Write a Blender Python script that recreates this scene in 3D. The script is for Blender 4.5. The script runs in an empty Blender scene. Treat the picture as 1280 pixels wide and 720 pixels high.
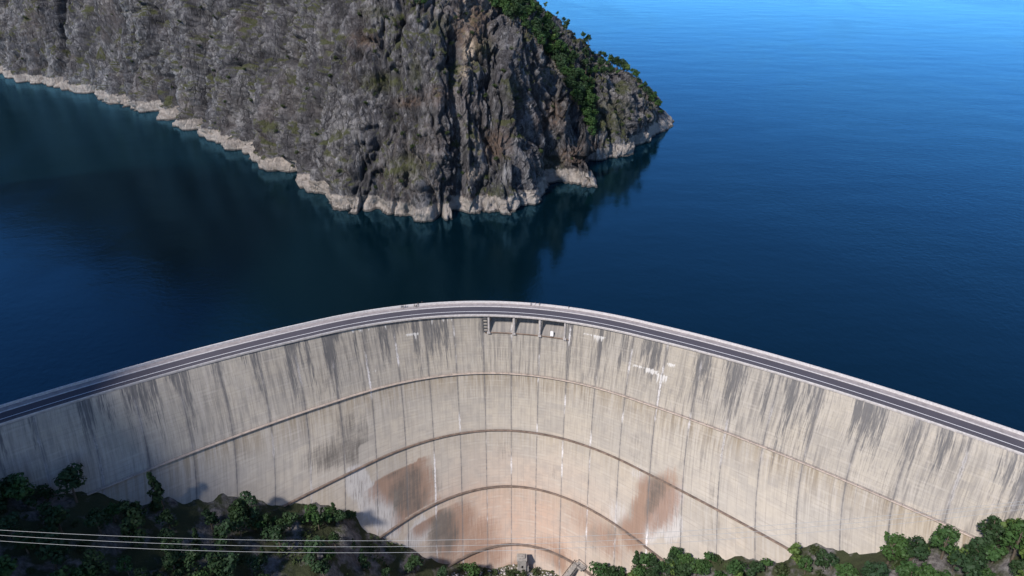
import bpy, bmesh, math, random
import numpy as np
from mathutils import Vector, Matrix
R = math.radians
rng = np.random.default_rng(7)
random.seed(7)
scn = bpy.context.scene
COL = scn.collection

# ------------------------------------------------------------------ camera maths
PITCH, F, H = R(27), 900.0, 162.0          # focal length in pixels of a 1280 px wide frame
def ray(px, py):
    a = (px-640)/F; b = (360-py)/F
    return np.array([a, math.cos(PITCH)+b*math.sin(PITCH), -math.sin(PITCH)+b*math.cos(PITCH)])
def Pz(px, py, z):
    r = ray(px, py); t = (z-H)/r[2]
    return np.array([0, 0, H])+r*t
def Py(px, py, Y):
    r = ray(px, py); t = Y/r[1]
    return np.array([0, 0, H])+r*t
def project(P):
    d = P-np.array([0, 0, H])
    f = d[..., 1]*math.cos(PITCH)-d[..., 2]*math.sin(PITCH)
    u = d[..., 1]*math.sin(PITCH)+d[..., 2]*math.cos(PITCH)
    return 640+F*d[..., 0]/f, 360-F*u/f

cam = bpy.data.cameras.new('camera'); camo = bpy.data.objects.new('camera', cam); COL.objects.link(camo)
camo.location = (0, 0, H); camo.rotation_euler = (R(90)-PITCH, 0, 0)
cam.sensor_width = 36; cam.lens = F/1280*36; cam.clip_start = 1; cam.clip_end = 30000
scn.camera = camo

# ------------------------------------------------------------------ noise
_perm = rng.permutation(256); _perm = np.concatenate([_perm, _perm, _perm])
_g = rng.normal(size=(256, 3)); _g /= np.linalg.norm(_g, axis=1)[:, None]
def noise(x, y, z):
    xi = np.floor(x).astype(np.int64); yi = np.floor(y).astype(np.int64); zi = np.floor(z).astype(np.int64)
    xf = x-xi; yf = y-yi; zf = z-zi
    fade = lambda t: t*t*t*(t*(t*6-15)+10)
    u, v, w = fade(xf), fade(yf), fade(zf)
    out = 0
    for dx in (0, 1):
        for dy in (0, 1):
            for dz in (0, 1):
                h = _perm[_perm[_perm[(xi+dx) & 255]+((yi+dy) & 255)]+((zi+dz) & 255)]
                g = _g[h]
                dot = g[..., 0]*(xf-dx)+g[..., 1]*(yf-dy)+g[..., 2]*(zf-dz)
                wt = (u if dx else 1-u)*(v if dy else 1-v)*(w if dz else 1-w)
                out = out+wt*dot
    return out*1.6
def fbm(x, y, z, o=4):
    s = 0; a = 1; f = 1; t = 0
    for i in range(o):
        s = s+a*noise(x*f+i*17.3, y*f+i*5.1, z*f-i*9.7); t += a; a *= .5; f *= 2.03
    return s/t
def sstep(a, b, x):
    t = np.clip((x-a)/(b-a), 0, 1); return t*t*(3-2*t)

# ------------------------------------------------------------------ object helpers
def tag(o, label=None, cat=None, group=None, kind=None):
    if label: o['label'] = label
    if cat: o['category'] = cat
    if group: o['group'] = group
    if kind: o['kind'] = kind
    return o
def empty(name, loc, label, cat, group=None, rz=0):
    o = bpy.data.objects.new(name, None); COL.objects.link(o)
    o.location = loc; o.rotation_euler = (0, 0, rz); o.empty_display_size = .5
    return tag(o, label, cat, group)
def link(name, me, mat=None, parent=None, smooth=False):
    o = bpy.data.objects.new(name, me); COL.objects.link(o)
    if mat is not None: me.materials.append(mat)
    if parent is not None: o.parent = parent
    if smooth: me.polygons.foreach_set('use_smooth', np.ones(len(me.polygons), bool))
    return o
def np_mesh(name, V, Fc):
    """V (n,3); Fc (m,4) or (m,3) integer array"""
    me = bpy.data.meshes.new(name)
    V = np.asarray(V, np.float32); Fc = np.asarray(Fc, np.int32)
    k = Fc.shape[1]
    me.vertices.add(len(V)); me.vertices.foreach_set('co', V.ravel())
    me.loops.add(Fc.size); me.loops.foreach_set('vertex_index', Fc.ravel())
    me.polygons.add(len(Fc)); me.polygons.foreach_set('loop_start', np.arange(len(Fc))*k)
    try: me.polygons.foreach_set('loop_total', np.full(len(Fc), k, np.int32))
    except Exception: pass
    me.update(calc_edges=True); me.validate()
    return me
def grid_faces(nu, nv, off=0, flip=False):
    i, j = np.meshgrid(np.arange(nu-1), np.arange(nv-1), indexing='ij')
    a = (i*nv+j).ravel()+off; b = a+nv; c = b+1; d = a+1
    return np.stack([a, d, c, b] if flip else [a, b, c, d], 1)
def attr(me, name, vals):
    vals = np.asarray(vals, np.float32)
    at = me.attributes.new(name, 'FLOAT' if vals.ndim == 1 else 'FLOAT_COLOR', 'POINT')
    if vals.ndim == 1: at.data.foreach_set('value', vals)
    else:
        v4 = np.ones((len(vals), 4), np.float32); v4[:, :vals.shape[1]] = vals
        at.data.foreach_set('color', v4.ravel())
class MB:
    """collects boxes, tubes and sweeps into one mesh"""
    def __init__(s): s.v = []; s.f = []; s.n = 0
    def add(s, V, Fc):
        s.v += [tuple(map(float, p)) for p in V]; s.f += [tuple(int(i)+s.n for i in q) for q in Fc]; s.n = len(s.v)
    def frame_box(s, o, ax, ay, az, sx, sy, sz):
        """box centred at o with half sizes along unit axes"""
        o = np.array(o, float); ax, ay, az = [np.array(a, float) for a in (ax, ay, az)]
        V = [o+ax*sx*i+ay*sy*j+az*sz*k for i in (-1, 1) for j in (-1, 1) for k in (-1, 1)]
        s.add(V, [(0, 1, 3, 2), (4, 6, 7, 5), (0, 4, 5, 1), (2, 3, 7, 6), (0, 2, 6, 4), (1, 5, 7, 3)])
    def box(s, x0, x1, y0, y1, z0, z1):
        s.frame_box(((x0+x1)/2, (y0+y1)/2, (z0+z1)/2), (1, 0, 0), (0, 1, 0), (0, 0, 1), (x1-x0)/2, (y1-y0)/2, (z1-z0)/2)
    def tube(s, pts, r, k=6, cap=True):
        pts = [np.array(p, float) for p in pts]; n = len(pts)
        rs = r if isinstance(r, (list, tuple, np.ndarray)) else [r]*n
        V = []; prev = None
        for i in range(n):
            t = pts[min(i+1, n-1)]-pts[max(i-1, 0)]; t = t/(np.linalg.norm(t)+1e-9)
            ref = np.array([0, 0, 1.]) if abs(t[2]) < .9 else np.array([1., 0, 0])
            if prev is not None: ref = prev
            a = np.cross(t, ref); a /= np.linalg.norm(a)+1e-9; b = np.cross(a, t); prev = b
            for j in range(k):
                th = 2*math.pi*j/k
                V.append(pts[i]+rs[i]*(math.cos(th)*a+math.sin(th)*b))
        Fc = [(i*k+j, i*k+(j+1) % k, (i+1)*k+(j+1) % k, (i+1)*k+j) for i in range(n-1) for j in range(k)]
        if cap: Fc += [tuple(range(k))[::-1], tuple((n-1)*k+j for j in range(k))]
        s.add(V, Fc)
    def sweep(s, frames, prof):
        """frames: list of (origin, outward axis); prof: closed list of (out, up) offsets, counter-clockwise"""
        k = len(prof); V = []
        for o, a in frames:
            for (p, q) in prof: V.append((o[0]+a[0]*p, o[1]+a[1]*p, o[2]+q))
        n = len(frames)
        Fc = [(i*k+j, i*k+(j+1) % k, (i+1)*k+(j+1) % k, (i+1)*k+j) for i in range(n-1) for j in range(k)]
        Fc += [tuple(range(k))[::-1], tuple((n-1)*k+j for j in range(k))]
        s.add(V, Fc)
    def build(s, name, mat, parent=None, smooth=False):
        me = bpy.data.meshes.new(name); me.from_pydata(s.v, [], s.f); me.update()
        bm = bmesh.new(); bm.from_mesh(me); bmesh.ops.recalc_face_normals(bm, faces=bm.faces); bm.to_mesh(me); bm.free()
        return link(name, me, mat, parent, smooth)

# ------------------------------------------------------------------ materials
class NT:
    def __init__(s, name, rough=.8):
        s.m = bpy.data.materials.new(name); s.m.use_nodes = True; s.t = s.m.node_tree
        s.b = s.t.nodes['Principled BSDF']; s.b.inputs['Roughness'].default_value = rough
        s.b.inputs['Specular IOR Level'].default_value = .3
    def n(s, typ, **kw):
        nd = s.t.nodes.new(typ)
        for k, v in kw.items():
            if k in nd.inputs: s.set(nd.inputs[k], v)
            else: setattr(nd, k, v)
        return nd
    def set(s, inp, v):
        if isinstance(v, bpy.types.NodeSocket): s.t.links.new(v, inp)
        elif isinstance(v, (tuple, list)) and inp.type == 'RGBA': inp.default_value = tuple(v)+((1,) if len(v) == 3 else ())
        else: inp.default_value = v
    def math(s, op, a, b=0., c=0., clamp=False):
        nd = s.t.nodes.new('ShaderNodeMath'); nd.operation = op; nd.use_clamp = clamp
        for i, v in enumerate((a, b, c)): s.set(nd.inputs[i], v)
        return nd.outputs[0]
    def mix(s, fac, a, b, mode='MIX'):
        nd = s.t.nodes.new('ShaderNodeMix'); nd.data_type = 'RGBA'; nd.blend_type = mode
        s.set(nd.inputs[0], fac); s.set(nd.inputs[6], a); s.set(nd.inputs[7], b)
        return nd.outputs[2]
    def coord(s): return s.n('ShaderNodeNewGeometry').outputs['Position']
    def obj(s): return s.n('ShaderNodeTexCoord').outputs['Object']
    def scale(s, vec, sc):
        nd = s.t.nodes.new('ShaderNodeVectorMath'); nd.operation = 'MULTIPLY'
        s.set(nd.inputs[0], vec); nd.inputs[1].default_value = sc
        return nd.outputs[0]
    def noise(s, vec, sc, detail=4, rough=.55, dist=0.):
        nd = s.t.nodes.new('ShaderNodeTexNoise'); s.set(nd.inputs['Vector'], vec)
        nd.inputs['Scale'].default_value = sc; nd.inputs['Detail'].default_value = detail
        nd.inputs['Roughness'].default_value = rough; nd.inputs['Distortion'].default_value = dist
        return nd.outputs['Fac']
    def ramp(s, fac, stops, interp='LINEAR'):
        nd = s.t.nodes.new('ShaderNodeValToRGB'); nd.color_ramp.interpolation = interp
        e = nd.color_ramp.elements
        while len(e) < len(stops): e.new(.5)
        for el, (p, c) in zip(e, stops):
            el.position = p; el.color = (c, c, c, 1) if isinstance(c, (int, float)) else tuple(c)+(1,)
        s.set(nd.inputs[0], fac); return nd.outputs[0]
    def mr(s, v, a, b, c=0., d=1.):
        nd = s.t.nodes.new('ShaderNodeMapRange'); nd.interpolation_type = 'SMOOTHSTEP'
        for i, q in enumerate((v, a, b, c, d)): s.set(nd.inputs[i], q)
        return nd.outputs[0]
    def attr(s, name, out='Fac'):
        return s.n('ShaderNodeAttribute', attribute_name=name).outputs[out]
    def xyz(s, vec):
        nd = s.n('ShaderNodeSeparateXYZ'); s.set(nd.inputs[0], vec); return nd.outputs
    def bump(s, h, strength=.5, dist=.3):
        nd = s.n('ShaderNodeBump'); nd.inputs['Strength'].default_value = strength; nd.inputs['Distance'].default_value = dist
        s.set(nd.inputs['Height'], h); s.t.links.new(nd.outputs[0], s.b.inputs['Normal'])
    def color(s, c): s.set(s.b.inputs['Base Color'], c); return s.m

def simple(name, col, rough=.8, var=.25, sc=2., bump=0., metal=0.):
    t = NT(name, rough); p = t.obj(); n = t.noise(p, sc, 5)
    c = t.mix(t.ramp(n, [(.3, 0.), (.7, 1.)]), tuple(x*(1-var) for x in col), tuple(min(1, x*(1+var)) for x in col))
    t.b.inputs['Metallic'].default_value = metal
    if bump: t.bump(n, .6, bump)
    return t.color(c)

M = {}
M['deck_concrete'] = simple('deck_concrete', (.40, .365, .355), .85, .25, .6)
M['pale_concrete'] = simple('pale_concrete', (.52, .485, .475), .8, .18, 1.2)
M['walk_concrete'] = simple('walk_concrete', (.27, .238, .238), .85, .2, .5)
M['old_concrete'] = simple('old_concrete', (.27, .245, .225), .9, .35, .7)
M['white_paint'] = simple('white_paint', (.74, .72, .72), .6, .1, 3.)
M['grey_steel'] = simple('grey_steel', (.18, .17, .17), .5, .3, 3., metal=.5)
M['dark_steel'] = simple('dark_steel', (.035, .03, .032), .6, .3, 3.)
M['rust_ledge'] = simple('rust_ledge', (.20, .145, .115), .9, .4, .4)
M['pale_ledge'] = simple('pale_ledge', (.44, .36, .31), .9, .25, .4)
M['dark_opening'] = simple('dark_opening', (.015, .014, .014), .8, .2, 1.)
M['cable'] = simple('cable', (.34, .34, .335), .5, .1, 1.)
M['bark'] = simple('bark', (.10, .08, .06), .9, .3, 3.)

def asphalt():
    t = NT('asphalt', .85); p = t.coord()
    a = t.noise(p, .12, 4); b = t.noise(p, 6., 3)
    c = t.mix(a, (.058, .052, .064), (.092, .084, .101))
    c = t.mix(t.math('MULTIPLY', b, .35), c, (.05, .045, .055))
    return t.color(c)
M['asphalt'] = asphalt()

def water():
    t = NT('lake_water', .1); p = t.coord()
    n = t.noise(p, .35, 4, .6); n2 = t.noise(t.scale(p, (.012, .02, .01)), 1., 3)
    wind = t.ramp(t.noise(t.scale(p, (.0035, .0016, 1)), 1., 4, .6, .8), [(.42, 0.), (.62, 1.)])
    h = t.math('ADD', t.math('MULTIPLY', n, t.math('MULTIPLY_ADD', wind, .5, .25)), t.math('MULTIPLY', n2, 2.))
    bp_ = t.n('ShaderNodeBump'); bp_.inputs['Strength'].default_value = .45; bp_.inputs['Distance'].default_value = .5; t.set(bp_.inputs['Height'], h)
    d = t.n('ShaderNodeBsdfDiffuse'); t.set(d.inputs[0], (.0008, .0058, .0095))
    g = t.n('ShaderNodeBsdfGlossy'); t.set(g.inputs[0], (.27, .68, 1.)); t.set(g.inputs[1], t.math('MULTIPLY_ADD', wind, .10, .08))
    fr = t.n('ShaderNodeFresnel'); fr.inputs[0].default_value = 1.5
    for nd in (d, g, fr): t.t.links.new(bp_.outputs[0], nd.inputs['Normal'])
    mx = t.n('ShaderNodeMixShader')
    for i, o in enumerate((fr.outputs[0], d.outputs[0], g.outputs[0])): t.t.links.new(o, mx.inputs[i])
    t.t.links.new(mx.outputs[0], t.t.nodes['Material Output'].inputs[0])
    return t.m
M['water'] = water()

def rock_mat():
    t = NT('cliff_rock', .92); p = t.coord(); X = t.xyz(p)
    nrm = t.xyz(t.n('ShaderNodeNewGeometry').outputs['Normal'])
    ps = t.scale(p, (1, 1, .28))
    big = t.noise(t.scale(p, (1, 1, .6)), .022, 4, .6)
    mid = t.noise(ps, .12, 6, .65, .6)
    fine = t.noise(ps, .6, 6, .7, .4)
    grain = t.noise(p, 1.6, 5, .7)
    wp = t.n('ShaderNodeVectorMath', operation='MULTIPLY_ADD'); t.set(wp.inputs[0], t.n('ShaderNodeTexNoise', Vector=p, Scale=.25, Detail=3.).outputs['Color']); wp.inputs[1].default_value = (3.2, 3.2, 3.2); t.set(wp.inputs[2], p)
    def cracks(sx, sz, w0, w1):
        v = t.n('ShaderNodeTexVoronoi', feature='DISTANCE_TO_EDGE'); t.set(v.inputs['Vector'], t.scale(wp.outputs[0], (sx, sx, sz))); v.inputs['Scale'].default_value = 1.
        return t.mr(v.outputs['Distance'], w0, w1, 1., 0.)
    def cells(sx, sz):
        v = t.n('ShaderNodeTexVoronoi'); t.set(v.inputs['Vector'], t.scale(wp.outputs[0], (sx, sx, sz))); v.inputs['Scale'].default_value = 1.
        return t.xyz(v.outputs['Color'])[0]
    k1 = cracks(.16, .045, .015, .10); k2 = cracks(.42, .13, .01, .10); k3 = cracks(1.1, .3, .02, .16)
    c1 = cells(.16, .045); c2 = cells(.42, .13); c3 = cells(1.1, .3)
    tone = t.math('ADD', t.math('MULTIPLY', c1, .42), t.math('ADD', t.math('MULTIPLY', c2, .36), t.math('MULTIPLY', c3, .22)))
    c = t.mix(t.ramp(mid, [(.34, 0.), (.66, 1.)]), (.118, .113, .124), (.225, .217, .228))
    c = t.mix(t.ramp(tone, [(.3, .75), (.5, 0.)]), c, (.062, .057, .063))
    c = t.mix(t.ramp(tone, [(.5, 0.), (.72, .75)]), c, (.315, .30, .298))
    strk = t.noise(t.scale(p, (1, 1, .10)), .55, 5, .7, .3)
    c = t.mix(t.ramp(strk, [(.36, .7), (.47, 0.)]), c, (.05, .045, .05))
    c = t.mix(t.ramp(fine, [(.5, 0.), (.68, .5)]), c, (.28, .265, .26))
    c = t.mix(t.ramp(fine, [(.30, .65), (.43, 0.)]), c, (.05, .045, .05))
    c = t.mix(t.ramp(grain, [(.35, .35), (.48, 0.)]), c, (.06, .055, .058))
    huge = t.noise(t.scale(p, (1, 1, .35)), .028, 5, .6, .5)
    c = t.mix(t.ramp(huge, [(.36, .62), (.5, 0.)]), c, (.078, .072, .078))
    c = t.mix(t.ramp(huge, [(.52, 0.), (.66, .5)]), c, (.275, .26, .258))
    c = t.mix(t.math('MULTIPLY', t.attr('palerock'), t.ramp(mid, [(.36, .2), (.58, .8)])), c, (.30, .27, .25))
    kk = t.math('MAXIMUM', t.math('MULTIPLY', k1, .9), t.math('MAXIMUM', t.math('MULTIPLY', k2, .7), t.math('MULTIPLY', k3, .4)))
    kk = t.math('MULTIPLY', kk, t.ramp(t.noise(p, .12, 4), [(.36, .15), (.56, 1.)]))
    c = t.mix(t.math('MAXIMUM', kk, t.math('MULTIPLY', t.attr('joint'), .78)), c, (.021, .02, .023))
    # warm lichen and iron staining
    c = t.mix(t.math('MULTIPLY', t.ramp(big, [(.52, 0.), (.66, 1.)]), t.ramp(grain, [(.4, .05), (.6, .5)])), c, (.15, .115, .10))
    # turf on ledges
    led = t.mr(nrm[2], .36, .72)
    tn = t.noise(p, .045, 6, .66)
    led = t.math('MULTIPLY', led, t.ramp(tn, [(.49, 0.), (.55, .9)]))
    turf = t.mix(t.noise(p, .7, 4), (.03, .038, .013), (.082, .082, .032))
    c = t.mix(led, c, turf)
    ms = t.math('MULTIPLY', t.attr('moss'), t.ramp(t.noise(p, .3, 5, .7), [(.35, .15), (.6, 1.)]))
    c = t.mix(ms, c, turf)
    br = t.math('MULTIPLY', t.attr('brown'), t.ramp(t.noise(p, .25, 5, .7), [(.35, .1), (.6, .9)]))
    c = t.mix(br, c, (.17, .105, .07))
    sc = t.math('MULTIPLY', t.attr('scar'), t.ramp(t.noise(p, .35, 5, .7), [(.42, 0.), (.55, 1.)]))
    c = t.mix(sc, c, (.44, .35, .27))
    # bleached band of the fluctuating water line
    edge = t.math('ADD', X[2], t.math('MULTIPLY', t.noise(t.scale(p, (1, 1, .3)), .3, 4, .7), 5.))
    edge = t.math('SUBTRACT', edge, t.math('MULTIPLY', t.noise(p, .04, 3), 4.5))
    band = t.mr(edge, .2, -1.2)
    bandc = t.mix(t.noise(t.scale(p, (.22, .22, 3.)), .35, 5, .75), (.19, .165, .15), (.47, .41, .365))
    bandc = t.mix(t.ramp(fine, [(.3, .7), (.45, 0.)]), bandc, (.16, .14, .13))
    wet = t.mr(X[2], -8.4, -9.4)
    bandc = t.mix(wet, bandc, (.09, .08, .075))
    c = t.mix(band, c, bandc)
    t.bump(t.math('SUBTRACT', t.math('ADD', t.math('MULTIPLY', tone, 1.2), t.math('ADD', t.math('MULTIPLY', fine, .5), t.math('MULTIPLY', grain, .4))), t.math('MULTIPLY', kk, .6)), .9, 1.8)
    return t.color(c)
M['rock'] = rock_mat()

def valley_mat():
    t = NT('gorge_slope', .95); p = t.coord()
    nrm = t.xyz(t.n('ShaderNodeNewGeometry').outputs['Normal'])
    a = t.noise(p, .08, 5, .65); f = t.noise(t.scale(p, (1, 1, .4)), .5, 6, .7)
    rock = t.mix(t.ramp(f, [(.35, 0.), (.65, 1.)]), (.045, .04, .042), (.19, .175, .17))
    soil = t.mix(f, (.018, .024, .010), (.05, .055, .024))
    c = t.mix(t.ramp(t.math('ADD', a, t.math('MULTIPLY', nrm[2], .25)), [(.62, 0.), (.72, 1.)]), rock, soil)
    c = t.mix(t.attr('turf'), c, t.mix(f, (.05, .055, .022), (.17, .15, .09)))
    t.bump(f, .8, 1.2)
    return t.color(c)
M['valley'] = valley_mat()

def leaf_mat(name, dark, light, hue):
    t = NT(name, .6); p = t.coord()
    oi = t.n('ShaderNodeObjectInfo').outputs['Random']
    n = t.noise(p, .5, 3, .6)
    c = t.mix(t.ramp(n, [(.3, 0.), (.7, 1.)]), dark, light)
    c = t.mix(t.math('MULTIPLY', oi, .55), c, hue)
    t.b.inputs['Specular IOR Level'].default_value = .2
    tr = t.n('ShaderNodeBsdfTranslucent'); t.set(tr.inputs[0], c)
    mx = t.n('ShaderNodeMixShader'); mx.inputs[0].default_value = .22
    t.t.links.new(t.b.outputs[0], mx.inputs[1]); t.t.links.new(tr.outputs[0], mx.inputs[2])
    t.t.links.new(mx.outputs[0], t.t.nodes['Material Output'].inputs[0])
    return t.color(c)
M['leaf_mid'] = leaf_mat('leaf_mid', (.024, .056, .020), (.062, .122, .038), (.052, .10, .024))
M['leaf_light'] = leaf_mat('leaf_light', (.06, .10, .028), (.125, .185, .05), (.10, .15, .03))
M['leaf_dark'] = leaf_mat('leaf_dark', (.016, .036, .018), (.038, .075, .032), (.034, .06, .018))
M['leaf_shrub'] = leaf_mat('leaf_shrub', (.02, .04, .014), (.06, .085, .03), (.05, .06, .025))

# ------------------------------------------------------------------ dam geometry
# downstream face: y(x) at each gallery height
LV = [  # z, curvature, x0, y0 of the downstream face
    (1.2, .00372, -15.4, 291.2), (-32.0, .00485, -11.2, 291.4), (-62.2, .00672, -6.3, 285.75),
    (-89.4, .00995, -2.5, 276.3), (-115.1, .01343, .7, 262.8), (-133, .0155, 1.5, 252.)]
_lz = np.array([l[0] for l in LV]); 
_fit = [np.polyfit(_lz, [l[k] for l in LV], 4) for k in (1, 2, 3)]
def lev(z): return [np.polyval(f, z) for f in _fit]
def face_y(x, z):
    a, x0, y0 = lev(z)
    d = np.abs(x-x0); c = 72.-.10*(-np.minimum(z, 0))   # beyond the measured part the arch opens up
    inner = a*d*d
    outer = a*c*c+2*a*c*(d-c)*.93+.0014*(d-c)**2
    return y0-np.where(d < c, inner, outer)
def mer_x(u, z): return np.asarray(u)*(1-.10*np.clip(-np.asarray(z)/90., 0, 1.3))
def face_u(x, z): return x/(1-.10*np.clip(-np.asarray(z)/90., 0, 1.3))
def zbase(x):
    xs = [-430, -345, -272, -228, -206, -194, -160, -120, -90, -73, -66, -56, -47, -36, -20, -10, 24, 33, 40, 48, 58, 71, 90, 120, 160, 194, 206, 228, 272, 430]
    zs = [360, 300, 190, 76, 16, -6, -30, -50, -64, -73, -82, -93, -101, -111, -121, -124.5, -124, -119.5, -115, -106, -96, -85, -73, -55, -34, -6, 16, 66, 150, 300]  # unseen left flank heightened to cast shade on the dam's left wing
    return np.interp(x, xs, zs)
def normal_out(x, z):
    """unit plan vector pointing downstream (towards the camera) from the face"""
    e = .5; dy = (face_y(x+e, z)-face_y(x-e, z))/(2*e)
    n = np.stack([dy, -np.ones_like(dy)], -1); return n/np.linalg.norm(n, axis=-1)[..., None]
def hit_face(px, py, it=40):
    """world point where the pixel ray meets the dam face"""
    r = ray(px, py); t0, t1 = 100., 700.
    for _ in range(it):
        t = (t0+t1)/2; P = np.array([0, 0, H])+r*t
        if P[1] < face_y(P[0], P[2]): t0 = t
        else: t1 = t
    return np.array([0, 0, H])+r*t
def uv_of(px, py):
    P = hit_face(px, py); return float(face_u(P[0], P[2])), float(P[2])

UMAX = 196.
SEAM0, SEAM = -13.9, 13.55
# spillway bays below the deck
bayL = [uv_of(612.5, 404)[0], uv_of(640.5, 405)[0], uv_of(644.5, 405)[0], uv_of(673, 406)[0], uv_of(677, 406)[0], uv_of(705, 409)[0]]
BAYZ0, BAYZ1 = -9.8, -1.4
us = np.arange(-UMAX, UMAX+.01, 1.0)
for b in bayL: us = np.concatenate([us, [b-.05, b+.05]])
us = np.unique(np.round(us, 3))
vs = np.unique(np.round(np.concatenate([np.arange(-133, -12, 1.2), np.arange(-12, -.75, .4), [BAYZ0-.05, BAYZ0+.05, BAYZ1-.05, BAYZ1+.05, -.7]]), 3))
UU, VV = np.meshgrid(us, vs, indexing='ij')
XX = mer_x(UU, VV); YY = face_y(XX, VV)
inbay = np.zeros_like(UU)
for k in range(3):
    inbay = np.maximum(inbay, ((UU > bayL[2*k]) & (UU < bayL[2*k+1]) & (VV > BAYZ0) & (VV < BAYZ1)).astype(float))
nn = normal_out(XX, VV)
rec = inbay*np.where(VV > -4.6, 3.6, 3.6*np.clip((VV-BAYZ0)/5.2, 0, 1)**1.3+.05)
XX = XX-nn[..., 0]*rec; YY = YY-nn[..., 1]*rec
keep = np.ones_like(UU, bool)
Vd = np.stack([XX, YY, VV], -1).reshape(-1, 3)
# upstream face and a top to close the body
TH = 10.6
ups = np.stack([UU-0, VV], -1)
off = TH+np.clip(-VV, 0, 200)*.06
U2 = mer_x(UU, VV*.2); Y2 = face_y(U2, np.minimum(VV*.2+1, 1.2))
n2 = normal_out(U2, VV*0+1.2)
Vu = np.stack([U2-n2[..., 0]*off, np.maximum(Y2-n2[..., 1]*off, YY+4), VV], -1).reshape(-1, 3)
nu, nv = UU.shape
bury = (VV < zbase(XX)-22)[:-1, :-1].ravel()      # nothing of the wall is built deep inside the rock
F1 = grid_faces(nu, nv)[~bury]; F2 = grid_faces(nu, nv, nu*nv, True)[~bury]
cap = []
for i in range(nu-1):
    a, b = i*nv+nv-1, (i+1)*nv+nv-1; cap.append((a, b, b+nu*nv, a+nu*nv))
for i in (0, nu-1):
    for j in range(nv-1):
        a = i*nv+j; cap.append((a, a+1, a+1+nu*nv, a+nu*nv) if i == 0 else (a+1, a, a+nu*nv, a+1+nu*nv))
wall_me = np_mesh('wall', np.concatenate([Vd, Vu]), np.concatenate([F1, F2, np.array(cap)]))
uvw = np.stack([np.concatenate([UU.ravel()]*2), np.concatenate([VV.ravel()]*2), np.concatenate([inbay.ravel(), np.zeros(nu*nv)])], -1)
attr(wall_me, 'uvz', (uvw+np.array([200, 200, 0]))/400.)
def blobs(lst):
    out = np.zeros(nu*nv)
    for (px, py, rx, ry, s, rot) in lst:
        u0, v0 = uv_of(px, py)
        du = UU.ravel()-u0; dv = VV.ravel()-v0
        c, sn = math.cos(R(rot)), math.sin(R(rot))
        a = (du*c+dv*sn)/rx; b = (-du*sn+dv*c)/ry
        out = np.maximum(out, s*np.exp(-(a*a+b*b)**1.5))
    return np.concatenate([out, np.zeros(nu*nv)])
rust = blobs([(500, 592, 15, 7, 1, 0), (515, 632, 9, 9, .9, 25), (600, 690, 18, 7, .7, 0), (690, 688, 14, 7, .5, 0), (828, 625, 7, 12, .85, -20), (790, 668, 6, 8, .85, -25), (478, 597, 5, 6, .9, 0), (484, 612, 4, 8, .8, 25), (520, 612, 10, 12, .9, 20), (530, 600, 6, 9, .7, 0), (535, 643, 9, 5, 1, 10), (528, 650, 6, 6, .9, 10), (575, 655, 11, 12, .7, 0), (600, 668, 13, 9, .6, 0),
              (560, 690, 10, 8, .6, 0), (812, 615, 6, 8, .9, -20), (806, 635, 5, 11, 1, -20), (798, 655, 4, 8, .8, -25), (826, 645, 3, 10, .8, -25), (836, 610, 5, 10, .6, -20), (740, 660, 16, 9, .45, -20), (760, 675, 9, 8, .6, 0),
              (700, 700, 5, 6, .8, 0), (618, 695, 9, 6, .6, 0), (650, 708, 14, 3, .6, 0)])
dark = blobs([(552, 657, 8, 8, 1, 10), (562, 668, 6, 8, .85, 0), (548, 672, 7, 7, .8, 0), (515, 600, 6, 8, .8, 20), (505, 618, 7, 10, .85, 25), (520, 628, 7, 8, .7, 20), (492, 588, 6, 4, .7, 0), (424, 566, 16, 7, .75, -12), (446, 562, 7, 7, .75, 0), (452, 540, 5, 9, .55, 0), (434, 545, 7, 12, .6, 0), (462, 570, 5, 5, .5, 0),
              (822, 612, 4, 8, .8, -20), (815, 628, 3, 8, .7, -20), (768, 662, 4, 8, .5, -25), (742, 672, 4, 8, .5, -10), (788, 640, 3, 7, .4, -20), (630, 560, 8, 8, .4, 0), (693, 590, 4, 6, .35, 0), (652, 700, 6, 3, .5, 0), (690, 700, 6, 4, .45, 0),
              (800, 560, 8, 10, .35, 0), (480, 560, 7, 6, .4, 0), (545, 600, 3, 9, .5, 10)])
pink = blobs([(640, 655, 45, 22, .9, 0), (690, 640, 40, 18, .55, 0), (590, 640, 25, 16, .7, 0), (660, 600, 50, 14, .3, 0)])
# upper band of black water streaks, measured along the crest as (px0, px1, reach in metres, strength)
streak = np.zeros(nu*nv); fu, fv = UU.ravel(), VV.ravel()
for (p0, p1, reach, s) in [(438, 446, 36, .8), (448, 470, 14, .5), (470, 486, 28, .85), (478, 484, 32, .9), (486, 512, 12, .8), (514, 526, 34, .9), (528, 562, 33, .8), (563, 572, 9, .35), (598, 606, 34, .8),
                          (606, 640, 8, .3), (708, 718, 36, .8), (718, 732, 30, .35), (749, 756, 32, .85), (758, 766, 26, .6), (776, 786, 30, .75), (786, 795, 22, .6), (804, 832, 26, .85), (812, 820, 34, .7), (832, 842, 32, .6)]:
    u0, u1 = uv_of(p0, 412)[0], uv_of(p1, 412)[0]; e = .9
    m = sstep(u0-e, u0+e, fu)*(1-sstep(u1-e, u1+e, fu))
    streak = np.maximum(streak, s*m*(1-sstep(-reach*.55, -reach, -(-fv)) if False else s*m*np.clip(1.25+fv/reach, 0, 1)))
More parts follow.
